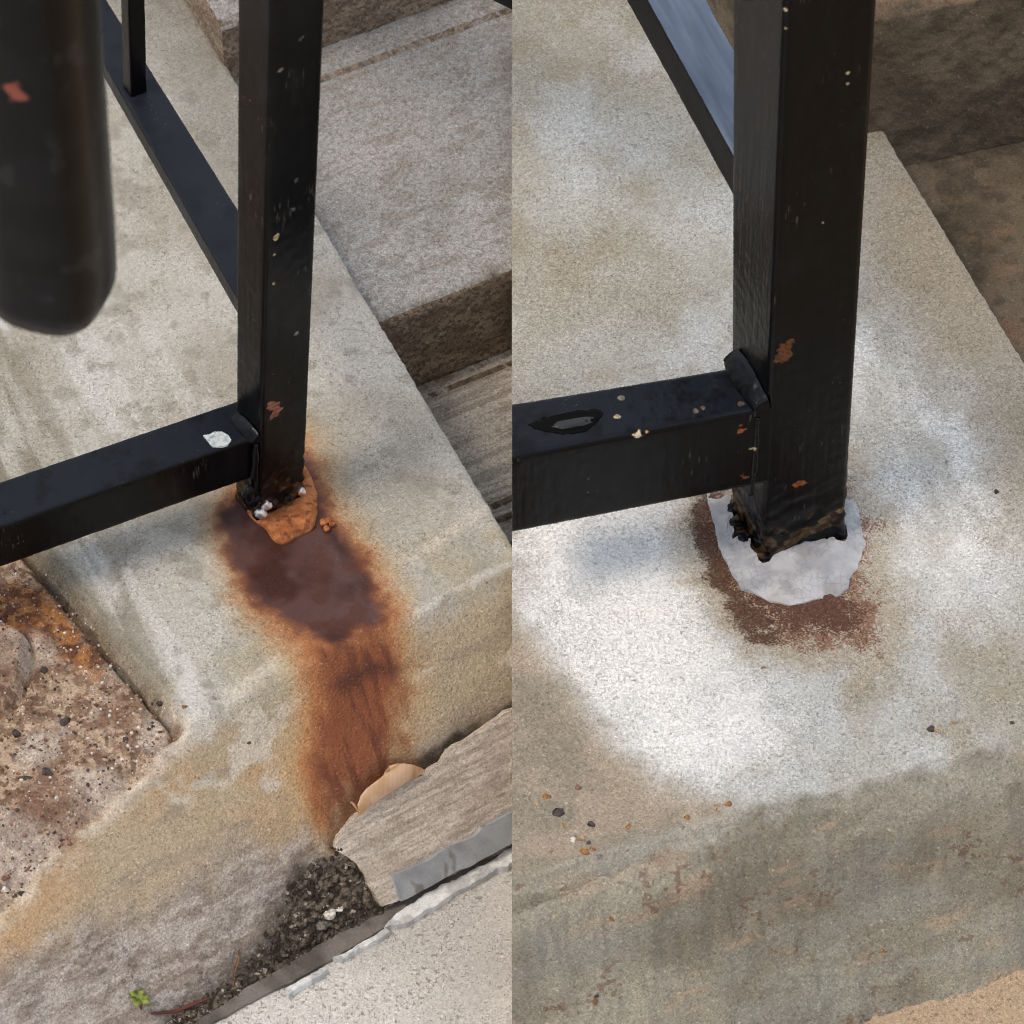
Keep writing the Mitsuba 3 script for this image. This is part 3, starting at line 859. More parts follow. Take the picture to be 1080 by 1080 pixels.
ztr = -0.06
vr_foot = np.mean([at(x, y, ztr)[:2] @ RSV for x, y in ((957, 181), (1080, 152))])
vr_strip = np.mean([at(x, y, ztr)[:2] @ RSV for x, y in ((962, 203), (1080, 178))])
st_r = thing('stair_flight', 'dark brown concrete steps in shade beside the whitewashed wall', 'steps')
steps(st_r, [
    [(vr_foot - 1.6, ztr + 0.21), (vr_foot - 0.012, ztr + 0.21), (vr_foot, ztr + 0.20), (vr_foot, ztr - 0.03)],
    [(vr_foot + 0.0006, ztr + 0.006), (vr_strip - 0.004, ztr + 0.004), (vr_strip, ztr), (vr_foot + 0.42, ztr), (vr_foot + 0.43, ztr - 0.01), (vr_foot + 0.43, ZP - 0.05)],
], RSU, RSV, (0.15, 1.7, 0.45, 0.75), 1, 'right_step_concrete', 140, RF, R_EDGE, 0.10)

# ------------------------------------------------------------------ black railings
CHIPS = {}          # material name -> list of (point, radius, colour)


def paint_fn(chips, base=(0.0014, 0.0016, 0.0022), sky_sheen=0.5, streak=None, wear=0.0):
    def fn(p, n, uv):
        x, y, z = p.x, p.y, p.z
        c = mix(base, [b * 1.9 for b in base], smoothstep(0.35, 0.7, fbm(x * 30, y * 30, z * 14, octaves=3)))
        up = smoothstep(0.6, 0.9, n.z)
        c = mix(c, lin(44, 50, 62), 0.5 * sky_sheen * up)  # blue-grey sky reflection painted into the upward faces
        sc = smoothstep(0.66, 0.76, fbm(x * 520 + 9, y * 520, z * 70, octaves=2)) * smoothstep(0.66, 0.84, noise(x * 40, y * 40, z * 22))
        c = mix(c, lin(104, 101, 96), 0.30 * sc)
        c = mix(c, [3.5 * b for b in base], 0.8 * smoothstep(0.5, 0.75, fbm(x * 70, y * 70, z * 26 + 5, octaves=4)))
        sp = smoothstep(0.90, 0.95, noise(x * 420 + 2, y * 420, z * 420)) * smoothstep(0.6, 0.8, noise(x * 30, y * 30, z * 30 + 4))
        c = mix(c, lin(120, 116, 108), 0.5 * sp)
        wb = 0.006 * (noise(x * 320, y * 320, z * 320) - 0.5) + 0.008 * (noise(x * 130 + 3, y * 130, z * 130) - 0.5)
        for q, r, col in chips:
            q = np.asarray(q)
            d = dr.sqrt(dr.square(x - q[0]) + dr.square(y - q[1]) + dr.square(z - q[2])) + wb * min(1.0, r / 0.004)
            c = mix(c, mix(col, [0.4 * v for v in col], 0.7 * smoothstep(0.45, 0.6, noise(x * 420, y * 420, z * 420))), 0.95 * smoothstep(r + 0.0006, r - 0.0006, d))
        if wear:
            k = smoothstep(wear, wear * 0.25, z + wear * 1.1 * (fbm(x * 120, y * 120, z * 120, octaves=3) - 0.5))
            k2 = smoothstep(0.50, 0.62, fbm(x * 210, y * 210, z * 210, octaves=2))
            c = mix(c, mix(lin(66, 46, 30), lin(92, 78, 56), k2), 0.8 * k * smoothstep(0.42, 0.56, fbm(x * 90 + 3, y * 90, z * 90, octaves=2)))
        return c
    return fn


def bump_brush(p, n, uv):
    return 0.6 * fbm(p.x * 260, p.y * 260, p.z * 16, octaves=2) + 0.4 * noise(p.x * 140, p.y * 140, p.z * 140)


def bump_bar_brush(p, n, uv):
    a, b = p.x * RF.a[0] + p.y * RF.a[1], p.x * RF.b[0] + p.y * RF.b[1]
    return 0.8 * fbm(a * 14, b * 330, p.z * 40, octaves=2) + 0.2 * noise(p.x * 160, p.y * 160, p.z * 160)


class Post:
    """A square tube from three upright edges seen in the survey view: the front edge at its foot and head, the right and the left edge."""
    def __init__(self, foot, right, left_x, head_front_x, head_right_x, head_left_x):
        self.c0 = at(*foot)
        r0 = at(*right)
        self.w = np.linalg.norm((r0 - self.c0)[:2])
        self.e = (r0 - self.c0) / self.w
        self.f = np.array([-self.e[1], self.e[0], 0])
        self.d0 = solve(lambda w: proj(self.c0 + self.f * w)[0] - left_x, 0.0, 0.3)
        r = ray(head_front_x, 0)
        self.c1 = CAM + r * ((self.c0[1] - CAM[1]) / r[1])
        self.w1 = solve(lambda w: proj(self.c1 + self.e * w)[0] - head_right_x, 0.0, 0.3)
        self.d1 = solve(lambda w: proj(self.c1 + self.f * w)[0] - head_left_x, 0.0, 0.3)

    def corners(self, z):
        t = z / self.c1[2]
        c = self.c0 + (self.c1 - self.c0) * t
        w, d = self.w + (self.w1 - self.w) * t, self.d0 + (self.d1 - self.d0) * t
        return np.array([c, c + self.e * w, c + self.e * w + self.f * d, c + self.f * d])

    def z_at(self, corner, py):
        return solve(lambda z: proj(self.corners(z)[corner])[1] - py, -0.05, 0.7)

    def face(self, px, py, which='right'):
        n = np.cross(self.e, self.c1 - self.c0) if which == 'right' else np.cross(self.f, self.c1 - self.c0)
        return at_plane(px, py, self.c0, n)

    def mesh(self, z0, z1, r, jag=0.0, seed=0, corr=0.12):
        zs = np.concatenate([np.arange(z0, 0.7, 0.003), np.linspace(0.7, z1, 6)])
        rows = np.array([quad_ring(self.corners(z), r, per=9) for z in zs])
        cen = rows.mean(1, keepdims=True)
        o = (rows - cen) / np.linalg.norm(rows - cen, axis=-1, keepdims=True)
        amp = 0.00022 + 0.0026 * sstep(corr, 0.0, zs)[:, None, None]
        rows = rows + o * (nz(rows, 110, 3, seed)[..., None] * 2 * amp)
        if jag:
            k = sstep(0.03, 0.0, zs)[:, None]
            rows[..., 2] += k * jag * (nz(rows * [1, 1, 0], 90, 2, seed + 4) + 0.25) * 2
        return loft(rows)


def rail_bar(lines_px, zt, zb, x0, x1, r, n, seed, amp=0.0004, per=9):
    """A bar from three long edges seen in the view: top back, top front, bottom front; between the plan positions x0 and x1 along world x."""
    (tb0, tb1), (tf0, tf1), (bf0, bf1) = lines_px
    P = [(at(*tb0, zt), at(*tb1, zt)), (at(*tf0, zt), at(*tf1, zt)), (at(*bf0, zb), at(*bf1, zb))]

    def ends(x):
        tb, tf, bf = (a + (b - a) * ((x - a[0]) / (b[0] - a[0])) for a, b in P)
        bf = np.array([tf[0], tf[1], zb])
        return np.array([bf, tf, tb, np.array([tb[0], tb[1], zb])])
    return bar(ends(x0), ends(x1), r, n, amp, seed, per), P


PL = Post((273, 552), (321, 527), 248, 286, 345, 250)
PR = Post((804, 592), (892, 567), 770, 828, 928, 772)

BLACKC = lin(30, 32, 36)
ORANGE, BROWNR, ROSE, CREAM = lin(150, 84, 44), lin(104, 66, 42), lin(150, 98, 80), lin(196, 176, 140)

# left railing
zl_t = PL.z_at(0, 464)
zl_b = solve(lambda z: proj([*at(240, 470, zl_t)[:2], z])[1] - 512, -0.05, zl_t)
rail_l, _ = rail_bar((((0, 507), (240, 425)), ((0, 556), (240, 471)), ((0, 595), (240, 512))), zl_t, zl_b, -0.95, PL.corners(zl_t)[0][0] + 0.004, 0.004, 260, 3)
chips_l = [(PL.face(288, 428), 0.0055, ROSE), (PL.face(290, 436), 0.004, ROSE), (PL.face(313, 352), 0.0022, lin(120, 120, 118)), (PL.face(291, 250), 0.002, CREAM), (PL.face(289, 268), 0.002, CREAM),
           (PL.face(296, 73), 0.0025, lin(120, 118, 112)), (PL.face(318, 40), 0.002, lin(90, 90, 90)), (PL.face(310, 220), 0.002, lin(84, 86, 90)), (PL.face(312, 190), 0.0025, lin(84, 86, 90)), (PL.face(288, 300), 0.0022, CREAM),
           (at(262, 450, zl_t), 0.0035, lin(140, 118, 92)), (at(252, 437, zl_t), 0.003, lin(120, 104, 84)), (at(195, 489, zl_t), 0.0025, lin(150, 132, 116))]
scene['left_black_paint'] = paint_bsdf(paint_fn(chips_l, wear=0.055, sky_sheen=0.8), 0.28, bump_brush, 0.0004)
rl = thing('iron_railing', 'black iron railing on a rusted base, bare silver spot on its lower rail', 'railing')
add('post', PL.mesh(-0.012, 0.98, 0.0035, 0.012, 5), 'left_black_paint', 35, parent=rl)
add('rail', rail_l, 'left_black_paint', 35, parent=rl)
# the bar that runs up beside the steps
zb_t, zb_b = PL.z_at(3, 319), PL.z_at(3, 339)


def long_bar(right0, right1, left0, left1, zt, zb, t0, t1, r, n, seed):
    R0, R1, L0, L1 = at(*right0, zt), at(*right1, zt), at(*left0, zt), at(*left1, zt)
    d = (L1 - L0) / np.linalg.norm(L1 - L0)
    R1 = R0 + (R1 - R0) * (((L1 - R0) @ d) / ((R1 - R0) @ d))          # ends cut square, let a little into the post
    R0 = R0 + (R1 - R0) * (((L0 - R0) @ d) / ((R1 - R0) @ d))
    ins = (R1 - L1) / np.linalg.norm(R1 - L1) * 0.005
    L0, L1 = L0 + ins, L1 + ins
    k = 1 + 0.007 / np.linalg.norm(L1 - L0)
    L1, R1 = L0 + (L1 - L0) * k, R0 + (R1 - R0) * k

    def sec(t):
        rr, ll = R0 + (R1 - R0) * t, L0 + (L1 - L0) * t
        return np.array([[ll[0], ll[1], zb], ll, rr, [rr[0], rr[1], zb]])
    return bar(sec(t0), sec(t1), r, n, 0.0004, seed)


rear_l = long_bar((152, 62), (249, 217), (122, 100), (246, 319), zb_t, zb_b, -4.0, 1.0, 0.003, 260, 7)
scene['blue_black_paint'] = paint_bsdf(paint_fn([], base=(0.0030, 0.0036, 0.0055), sky_sheen=0.9), 0.40, bump_brush, 0.0003)
add('rail', rear_l, 'blue_black_paint', 35, parent=rl)
pk = at(138, 103, zb_t)
pe = np.array([*unit(30), 0]) * 0.016
pf = np.array([*unit(120), 0]) * 0.016
pc = np.array([pk, pk + pe, pk + pe + pf, pk + pf])
lean = np.array([0.045, 0, 1.0])
add('picket', bar(pc - [0, 0, 0.004], pc + lean * 0.85, 0.0015, 120, 0.0003, 8, per=3), 'left_black_paint', 35, parent=rl)


def bead(pts, rad, seed, amp=0.6, n=40):
    p = np.array([np.interp(np.linspace(0, 1, n), np.linspace(0, 1, len(pts)), np.asarray(pts)[:, k]) for k in range(3)]).T
    th = np.linspace(0, 2 * math.pi, 11)[:-1]
    rings = []
    for i, q in enumerate(p):
        rr = rad * (1 + amp * 2 * nz(q[None], 40, 2, seed)[0]) * (0.45 + 0.55 * math.sin(math.pi * min(max(i / (n - 1), 0.06), 0.94)) ** 0.5)
        rings.append(np.stack([np.cos(th), np.sin(th)], 1) * rr)
    m = sweep(p, rings)
    m.vertices = m.vertices + np.stack([nz(m.vertices, 130, 2, seed + k) for k in range(3)], -1) * rad * 0.45
    return m


def fillet(p0, p1, d1, d2, size, seed, n=26):
    """A weld run from p0 to p1 in the corner between two faces that leave it along d1 and d2."""
    d1, d2 = np.asarray(d1, float) / np.linalg.norm(d1), np.asarray(d2, float) / np.linalg.norm(d2)
    rows = []
    for t in np.linspace(0, 1, n):
        c = p0 + (p1 - p0) * t
        g = size * (0.92 + 0.25 * nz(c[None], 70, 2, seed)[0]) * (0.55 + 0.45 * math.sin(math.pi * min(max(t, 0.04), 0.96)) ** 0.4)
        rows.append([c - 0.003 * d1 - 0.003 * d2] + [c + g * (d1 * math.cos(a) ** 1.5 + d2 * math.sin(a) ** 1.5) for a in np.linspace(0.02, math.pi / 2 - 0.02, 9)])
    m = loft(rows)
    m.vertices = m.vertices + np.stack([nz(m.vertices, 120, 2, seed + k) for k in range(3)], -1) * size * 0.14
    return m


C = PL.corners(zl_t)
RL_OUT = np.array([-math.cos(math.radians(26)), -math.sin(math.radians(26)), 0])
RR_OUT = np.array([-math.cos(math.radians(12)), -math.sin(math.radians(12)), 0])
add('weld', fillet(C[0] + [-0.001, 0, -0.001], C[0] + (C[3] - C[0]) * 0.86 + [-0.001, 0, -0.001], RL_OUT, (0, 0, 1), 0.011, 3), 'left_black_paint', 40, parent=rl)
add('weld', bead([PL.corners(zl_t - 0.004)[0] + [-0.004, -0.001, 0], PL.corners(0.06)[0] + [-0.005, -0.001, 0], PL.corners(0.042)[0] + [-0.006, 0, 0]], 0.0032, 9), 'left_black_paint', True, parent=rl)
# silver spot where the paint is gone
chip_px = [(214, 459), (221, 458), (226, 455), (234, 455), (241, 459), (244, 464), (240, 469), (232, 471), (224, 471), (219, 465)]
add('paint_chip', prism([at(*p, zl_t + 0.0012) for p in chip_px], (0, 0, 1), 0.002), 'paint_chip', 30, 'bare silver spot on the top of the lower rail', parent=rl)
# orange scale plate lifted round the foot, ragged
scale_px = [(316, 480), (323, 487), (331, 500), (337, 520), (336, 541), (332, 556), (316, 565), (297, 573), (287, 567), (280, 556), (268, 548), (258, 538), (268, 520), (290, 505)]
sp = prism(ragged([at(*p, 0.005) for p in scale_px], 0.003, 0.002, 150, 3), (0, 0, 1), 0.009)
sm = man(sp).refine_to_length(0.004)
sp = tm(sm)
trimesh.smoothing.filter_taubin(sp, 0.5, -0.52, 14)
v = np.array(sp.vertices)
v[:, 2] += (0.0035 * nz(v * [1, 1, 0], 70, 3, 4) + 0.0015) * (v[:, 2] > 0)
sp.vertices = v
add('rust_scale', sp, 'rust_orange', 30, 'lifted orange rust scale round the foot of the post', parent=rl)
for i, (px, py, r, mat) in enumerate([(275, 541, 0.0055, 'bare_metal'), (281, 532, 0.0045, 'bare_metal'), (318, 518, 0.0038, 'bare_metal'), (268, 527, 0.006, 'left_black_paint'), (262, 520, 0.006, 'left_black_paint'), (290, 530, 0.005, 'left_black_paint'), (303, 526, 0.005, 'left_black_paint')]):
    add('foot_lump', blob(PL.face(px, py) + np.array([0, -0.001, 0.0]), r, r * 0.8, r * 1.2, 20 + i, 0.5, 2), mat, True, parent=rl)
for i, (px, py, r) in enumerate([(341, 551, 0.0035), (346, 549, 0.003), (350, 553, 0.0026), (344, 557, 0.0028)]):
    add('rust_flake', blob(at(px, py, 0.003), r, r, r * 0.8, 50 + i, 0.5, 2), 'rust_orange', True, parent=rl)

# the blurred handrail end in front, and the rail it belongs to (out of the frame)
c = CAM + ray(58, 330) * 2.80
hr_rad = 0.5 * 128 * 2.80 / FOC
th = np.linspace(0, 2 * math.pi, 41)[:-1]
sq = np.stack([np.sign(np.cos(th)) * np.abs(np.cos(th)) ** 0.72, np.sign(np.sin(th)) * np.abs(np.sin(th)) ** 0.72], 1)
path, rings = [], []
base = c + np.array([0, 0, 0.0])
for t in np.linspace(0.02, 1, 14):
    path.append(base + [-0.012 * t * 0, 0, hr_rad * 0.9 * t])
    rings.append(sq * hr_rad * (1 - (1 - t) ** 2.3) ** (1 / 2.3))
for h in np.linspace(hr_rad * 0.9 + 0.015, 0.36, 16):
    path.append(base + [0.02 * h, 0, h])
    rings.append(sq * hr_rad)
d_up = np.array([*(-LF.a), 0.35])
p0 = path[-1]
for t in np.linspace(0.1, 1, 12):
    ph = t * math.pi * 0.42
    path.append(p0 + np.array([-LF.a[0], -LF.a[1], 0]) * 0.14 * (1 - math.cos(ph)) + np.array([0, 0, 0.14]) * math.sin(ph))
    rings.append(sq * hr_rad)
p1 = path[-1]
for t in np.linspace(0.15, 1.5, 8):
    path.append(p1 + d_up * t)
    rings.append(sq * hr_rad)
hm = sweep(path, rings)
hmv = np.array(hm.vertices)
hm.vertices = hmv + np.stack([nz(hmv, 40, 2, 60 + k) for k in range(3)], -1) * 0.001


def col_handrail(p, n, uv):
    c = mix((0.0018, 0.0018, 0.0021), (0.0040, 0.0044, 0.0055), smoothstep(0.4, 0.65, fbm(p.x * 24, p.y * 24, p.z * 24, octaves=3)))
    c = mix(c, lin(54, 55, 57), 0.32 * smoothstep(0.60, 0.74, fbm(p.x * 64 + 3, p.y * 64, p.z * 40, octaves=4)))
    q = HR_CHIP
    d = dr.sqrt(dr.square(p.x - q[0]) + dr.square(p.y - q[1]) + dr.square(p.z - q[2])) + 0.008 * (noise(p.x * 160, p.y * 160, p.z * 160) - 0.5)
    return mix(c, lin(150, 84, 70), 0.8 * smoothstep(0.0085, 0.0045, d))


HR_CHIP = at_plane(16, 98, c + np.array([0, -hr_rad, 0]), (0, 1, 0))
scene['handrail_paint'] = paint_bsdf(col_handrail, 0.28, spec=0.2)
hk = thing('handrail', 'thick black handrail end with a rounded tip, out of focus close to the camera', 'handrail')
add('grip', hm, 'handrail_paint', 35, parent=hk)
pp = p1 + d_up * 1.2
add('stand', bar(np.array([[pp[0] - .02, pp[1] - .02, ZP], [pp[0] + .02, pp[1] - .02, ZP], [pp[0] + .02, pp[1] + .02, ZP], [pp[0] - .02, pp[1] + .02, ZP]]),
                 np.array([[pp[0] - .02, pp[1] - .02, pp[2]], [pp[0] + .02, pp[1] - .02, pp[2]], [pp[0] + .02, pp[1] + .02, pp[2]], [pp[0] - .02, pp[1] + .02, pp[2]]]), 0.003, 20), 'handrail_paint', 35, parent=hk)

# far handrail crossing the corner above the steps
q0, q1 = at(395, -60, 0.30), at(575, 30, 0.30)
dd = q1 - q0
nn = np.array([-dd[1], dd[0], 0]) / np.linalg.norm(dd[:2])
sec = lambda p: np.array([p, p + [0, 0, 0.03], p + nn * 0.05 + [0, 0, 0.03], p + nn * 0.05])
fb = side(man(bar(sec(q0 - dd * 3.2), sec(q1), 0.004, 60, 0.0003, 15)), -1)
hk2 = thing('handrail', 'black handrail crossing the corner above the grey steps', 'handrail')
add('grip', uncap(tm(fb)), 'blue_black_paint', 35, parent=hk2)
qe = q0 - dd * 3.1
add('stand', bar(np.array([qe + [0, 0, -0.45 - 0.3], qe + [.03, 0, -0.75], qe + [.03, .03, -0.75], qe + [0, .03, -0.75]]), np.array([qe, qe + [.03, 0, 0], qe + [.03, .03, 0], qe + [0, .03, 0]]), 0.003, 16), 'blue_black_paint', 35, parent=hk2)

# right railing
zr_t = PR.z_at(0, 431)
zr_b = solve(lambda z: proj([*at(700, 448, zr_t)[:2], z])[1] - 530, -0.05, zr_t)
rail_r, _ = rail_bar((((545, 423), (759, 388)), ((545, 481), (805, 431)), ((545, 553), (772, 519))), zr_t, zr_b, -0.06, PR.corners(zr_t)[0][0] + 0.004, 0.006, 240, 13)
rail_r = uncap(tm(side(man(rail_r), 1)))
chips_r = [(PR.face(829, 368), 0.0075, BROWNR), (PR.face(826, 376), 0.006, BROWNR), (PR.face(833, 360), 0.004, BROWNR), (PR.face(844, 509), 0.004, ORANGE), (PR.face(782, 457), 0.004, ORANGE), (PR.face(785, 505), 0.004, BROWNR),
           (PR.face(795, 474), 0.0028, CREAM), (PR.face(894, 78), 0.0014, CREAM), (PR.face(894, 88), 0.001, CREAM), (PR.face(828, 12), 0.002, CREAM), (PR.face(827, 32), 0.0018, CREAM), (PR.face(868, 235), 0.001, CREAM),
           (at(652, 439, zr_t), 0.0030, lin(206, 190, 164)), (at(663, 461, zr_t), 0.0026, lin(210, 184, 150)), (at(672, 457, zr_t), 0.0034, lin(222, 204, 178)), (at(683, 456, zr_t), 0.0030, lin(206, 160, 104)), (at(692, 455, zr_t), 0.0028, lin(190, 140, 86)),
           (at(733, 433, zr_t), 0.0022, lin(120, 110, 96)), (at(742, 431, zr_t), 0.0022, lin(120, 110, 96)), (at(782, 425, zr_t), 0.003, lin(96, 84, 72)), (at(655, 420, zr_t), 0.002, lin(140, 134, 124)),
           (PR.face(870, 548), 0.004, lin(96, 78, 52)), (PR.face(886, 540), 0.003, lin(120, 104, 72)), (PR.face(850, 560), 0.005, lin(84, 66, 42))]
scene['right_black_paint'] = paint_bsdf(paint_fn(chips_r, base=(0.0010, 0.0012, 0.0017), sky_sheen=0.75, wear=0.05), 0.28, bump_brush, 0.0007)
rr = thing('iron_railing', 'black iron railing with peeling paint, its post foot set in a pale grey patch', 'railing')
add('post', PR.mesh(-0.012, 0.98, 0.006, 0.020, 25, 0.13), 'right_black_paint', 35, parent=rr)
add('rail', rail_r, 'right_black_paint', 35, parent=rr)
zq_t, zq_b = PR.z_at(3, 172), PR.z_at(3, 213)
rear_r = long_bar((746, 0), (840, 170), (676, 0), (770, 171), zq_t, zq_b, -4.0, 1.0, 0.003, 260, 17)
scene['blue_sheen_paint'] = paint_bsdf(lambda p, n, uv: mix(mix((0.0016, 0.0016, 0.0019), (0.0034, 0.0034, 0.004), noise(p.x * 60, p.y * 60, p.z * 60)), mix(lin(78, 90, 112), lin(116, 130, 152), fbm((p.x * RF.a[0] + p.y * RF.a[1]) * 16, (p.x * RF.b[0] + p.y * RF.b[1]) * 200, 2.0, octaves=3)), smoothstep(0.6, 0.85, n.z)),
                                           0.45, bump_bar_brush, 0.0022)  # black sides; the top's pale blue is sky reflection put into the colour
add('rail', side(man(rear_r), 1) and tm(side(man(rear_r), 1)), 'blue_sheen_paint', 35, 'upper rail with a brushed top, blue-grey sky sheen painted on', parent=rr)
C = PR.corners(zr_t)
add('weld', fillet(C[0] + [-0.001, 0, -0.001], C[0] + (C[3] - C[0]) * 0.80 + [-0.001, 0, -0.001], RR_OUT, (0, 0, 1), 0.017, 33), 'right_black_paint', 40, parent=rr)
add('weld', bead([PR.corners(zr_t - 0.01)[0] + [-0.009, -0.001, 0], PR.corners(0.12)[0] + [-0.010, -0.001, 0], PR.corners(0.085)[0] + [-0.012, 0, 0]], 0.0030, 39), 'right_black_paint', True, parent=rr)
# paint run pooled on the rail
run_px = [(557, 447), (575, 440), (600, 434), (628, 431), (637, 436), (630, 444), (622, 452), (606, 457), (588, 457), (566, 452)]
scene['glossy_black'] = plain([0.004, 0.004, 0.005], 0.10, 0.8)
rm = man(prism(ragged([at(*p, zr_t + 0.0011) for p in run_px], 0.002, 0.0028, 260, 61), (0, 0, 1), 0.003)).refine_to_length(0.004)
rm = tm(rm)
scene['deep_black'] = plain([0.0012, 0.0012, 0.0014], 0.5, 0.1)
add('paint_run', rm, 'deep_black', True, 'ragged run of thick black paint on the rail', parent=rr)
pool_px = [(580, 449), (590, 443), (606, 440.5), (618, 438.5), (628, 438.5), (626, 444), (616, 448), (604, 450), (592, 452)]
for k_, (sx, dz) in enumerate(((1.0, 0.0022), (0.72, 0.0032))):
    pp_ = np.array([at(*p, zr_t + dz) for p in pool_px])
    pp_[:, :2] = pp_[:, :2].mean(0) + (pp_[:, :2] - pp_[:, :2].mean(0)) * sx
    pm_ = tm(man(prism(densify(pp_, 0.002), (0, 0, 1), 0.004)).refine_to_length(0.002))
    trimesh.smoothing.filter_taubin(pm_, 0.5, -0.51, 8)
    add('paint_drip', pm_, 'glossy_black', True, 'wet pool of gloss paint' if k_ == 0 else None, parent=rr)

# pale grey patch round the foot: outer outline and the hole where the foot stands
zoom = lambda a, b: (700 + a * 0.2407, 380 + b * 0.2407)
co = [(185, 560), (190, 590), (215, 680), (240, 800), (290, 905), (340, 990), (400, 1010), (470, 1045), (550, 1060), (620, 1050), (700, 1025), (770, 1020), (810, 990), (815, 945), (850, 900), (885, 790), (870, 740), (855, 650),
      (825, 575), (790, 520), (720, 440), (560, 400), (380, 420), (260, 480)]
ch = [(300, 565), (288, 640), (312, 700), (300, 785), (330, 772), (378, 788), (385, 830), (430, 892), (470, 880), (480, 852), (520, 825), (575, 795), (630, 785), (685, 783), (712, 796), (740, 770), (760, 798), (802, 792),
      (802, 735), (782, 690), (790, 620), (770, 560), (680, 470), (520, 450), (360, 490)]
zc = 0.0045
po = ragged([at(*zoom(*p), zc) for p in co], 0.003, 0.0022, 130, 81)
pi_ = ragged([at(*zoom(*p), zc) for p in ch], 0.002, 0.0022, 260, 85)
poly = Polygon(po[:, :2]).buffer(0)
hole = Polygon(pi_[:, :2]).buffer(0)
poly = poly.difference(hole)
poly = max(poly.geoms, key=lambda g: g.area) if poly.geom_type != 'Polygon' else poly
cm = trimesh.creation.extrude_polygon(poly, 0.012, engine='earcut')
cm.apply_translation([0, 0, zc - 0.012])
cm = tm(man(cm).refine_to_length(0.0035))
v = np.array(cm.vertices)
cen = np.array(poly.centroid.coords[0])
v[:, 2] += (v[:, 2] > 0) * (0.0020 + 0.0075 * nz(v * [1, 1, 0], 40, 3, 87) + 0.0022 * nz(v * [1, 1, 0], 170, 2, 88) - 0.0052 * sstep(0.040, 0.072, np.hypot(v[:, 0] - cen[0], (v[:, 1] - cen[1]) * 0.9)))
cm.vertices = v
add('patch', cm, 'grey_collar', 40, 'pale grey filler patch with fine crazing round the post foot', parent=rr)
for i, (px, py, r) in enumerate([(778, 552, 0.006), (784, 569, 0.0055), (805, 588, 0.005), (818, 576, 0.007), (835, 570, 0.006), (850, 564, 0.006), (868, 562, 0.006), (884, 562, 0.006), (774, 536, 0.005)]):
    add('foot_lump', blob(at(px, py, 0.004), r * 1.2, r, r * 0.9, 90 + i, 0.6, 2), 'right_black_paint', True, parent=rr)

# ------------------------------------------------------------------ foot of the left wall: broken slab, strip, sealant, soil, leaf, seedling
zz = lambda a, b: (330 + a * 0.2222, 740 + b * 0.2222)
S0, S1, S2 = on(364, 868, hl) + [0, 0, 0.004], on(533, 756, hl) + [0, 0, 0.006], at(403, 957, ZP + 0.012)
SN = np.cross(S1 - S0, S2 - S0)
SN = SN / np.linalg.norm(SN) * np.sign(SN[2])
slab_px = [zz(*p) for p in ((112, 705), (130, 640), (155, 595), (240, 522), (330, 455), (430, 402), (500, 372), (545, 345), (560, 318), (610, 290), (640, 232), (720, 190), (790, 150), (850, 105), (912, 62), (1000, 10), (1000, 620), (912, 660), (640, 800),
                                (420, 935), (325, 975), (300, 925), (262, 868), (240, 815), (200, 762), (165, 738))]
sp3 = np.array([at_plane(*p, S0, SN) for p in slab_px])
sp3 = ragged(sp3, 0.004, 0.0016, 140, 91)
sl = man(prism(sp3, SN, 0.045)).refine_to_length(0.004)
sl = tm(side(sl, -1))
v = np.array(sl.vertices)
up = ((v - S0) @ SN > -0.001)
uu, vv = v[:, 0] * 0.85 + v[:, 1] * 0.53, v[:, 0] * 0.53 - v[:, 1] * 0.85
d = 0.0014 * nz(np.stack([uu * 12, vv * 220, 0 * uu], -1), 1.0, 2, 93) + 0.0030 * nz(v, 40, 2, 94)
v = v + SN * (d * up)[:, None] + np.stack([nz(v, 80, 2, 95 + k) for k in range(3)], -1) * 0.006 * (~up & (v[:, 0] < -0.002))[:, None]
sl.vertices = v
sk = thing('stone_slab', 'broken ribbed slab of concrete lodged against the wall foot under the rust streak', 'slab')
add('block', uncap(sl), 'slab_concrete', 30, parent=sk)

strip_px = [zz(*p) for p in ((382, 826), (470, 790), (570, 742), (630, 700), (700, 670), (770, 640), (810, 598), (850, 580), (912, 542), (990, 500), (990, 650), (912, 690), (820, 740), (740, 785), (700, 795), (640, 832), (560, 880), (420, 950), (405, 905))]
st3 = ragged([at_plane(*p, S0 + SN * 0.006, SN) for p in strip_px], 0.004, 0.001, 160, 101)
stm = tm(side(man(prism(st3, SN, 0.006)).refine_to_length(0.004), -1))
v = np.array(stm.vertices)
stm.vertices = v + SN * (0.004 * nz(v, 40, 2, 102))[:, None]
kk = thing('edging_strip', 'ragged grey strip of sheet lying on the lower edge of the broken slab', 'strip')
add('sheet', uncap(stm), 'grey_strip', 30, parent=kk)

zs = ZP + 0.0045
seal_px = [(150, 1112), (204, 1080), (262, 1040), (331, 1000), (366, 978), (405, 957), (440, 938), (480, 914), (545, 874), (545, 900), (500, 926), (460, 948), (420, 969), (385, 990), (352, 1010), (320, 1028), (290, 1043), (224, 1078), (170, 1108)]
se = tm(side(man(prism(ragged([at(*p, zs) for p in seal_px], 0.004, 0.0022, 110, 111), (0, 0, 1), 0.02)).refine_to_length(0.005), -1))
v = np.array(se.vertices)
v[:, 2] += (v[:, 2] > ZP) * (0.002 * nz(v, 90, 3, 112))
se.vertices = v
jk = thing('joint_sealant', 'dark grey sealant strip along the joint between wall foot and pavement', 'sealant')
add('bead', uncap(se), 'grey_sealant', 30, parent=jk)

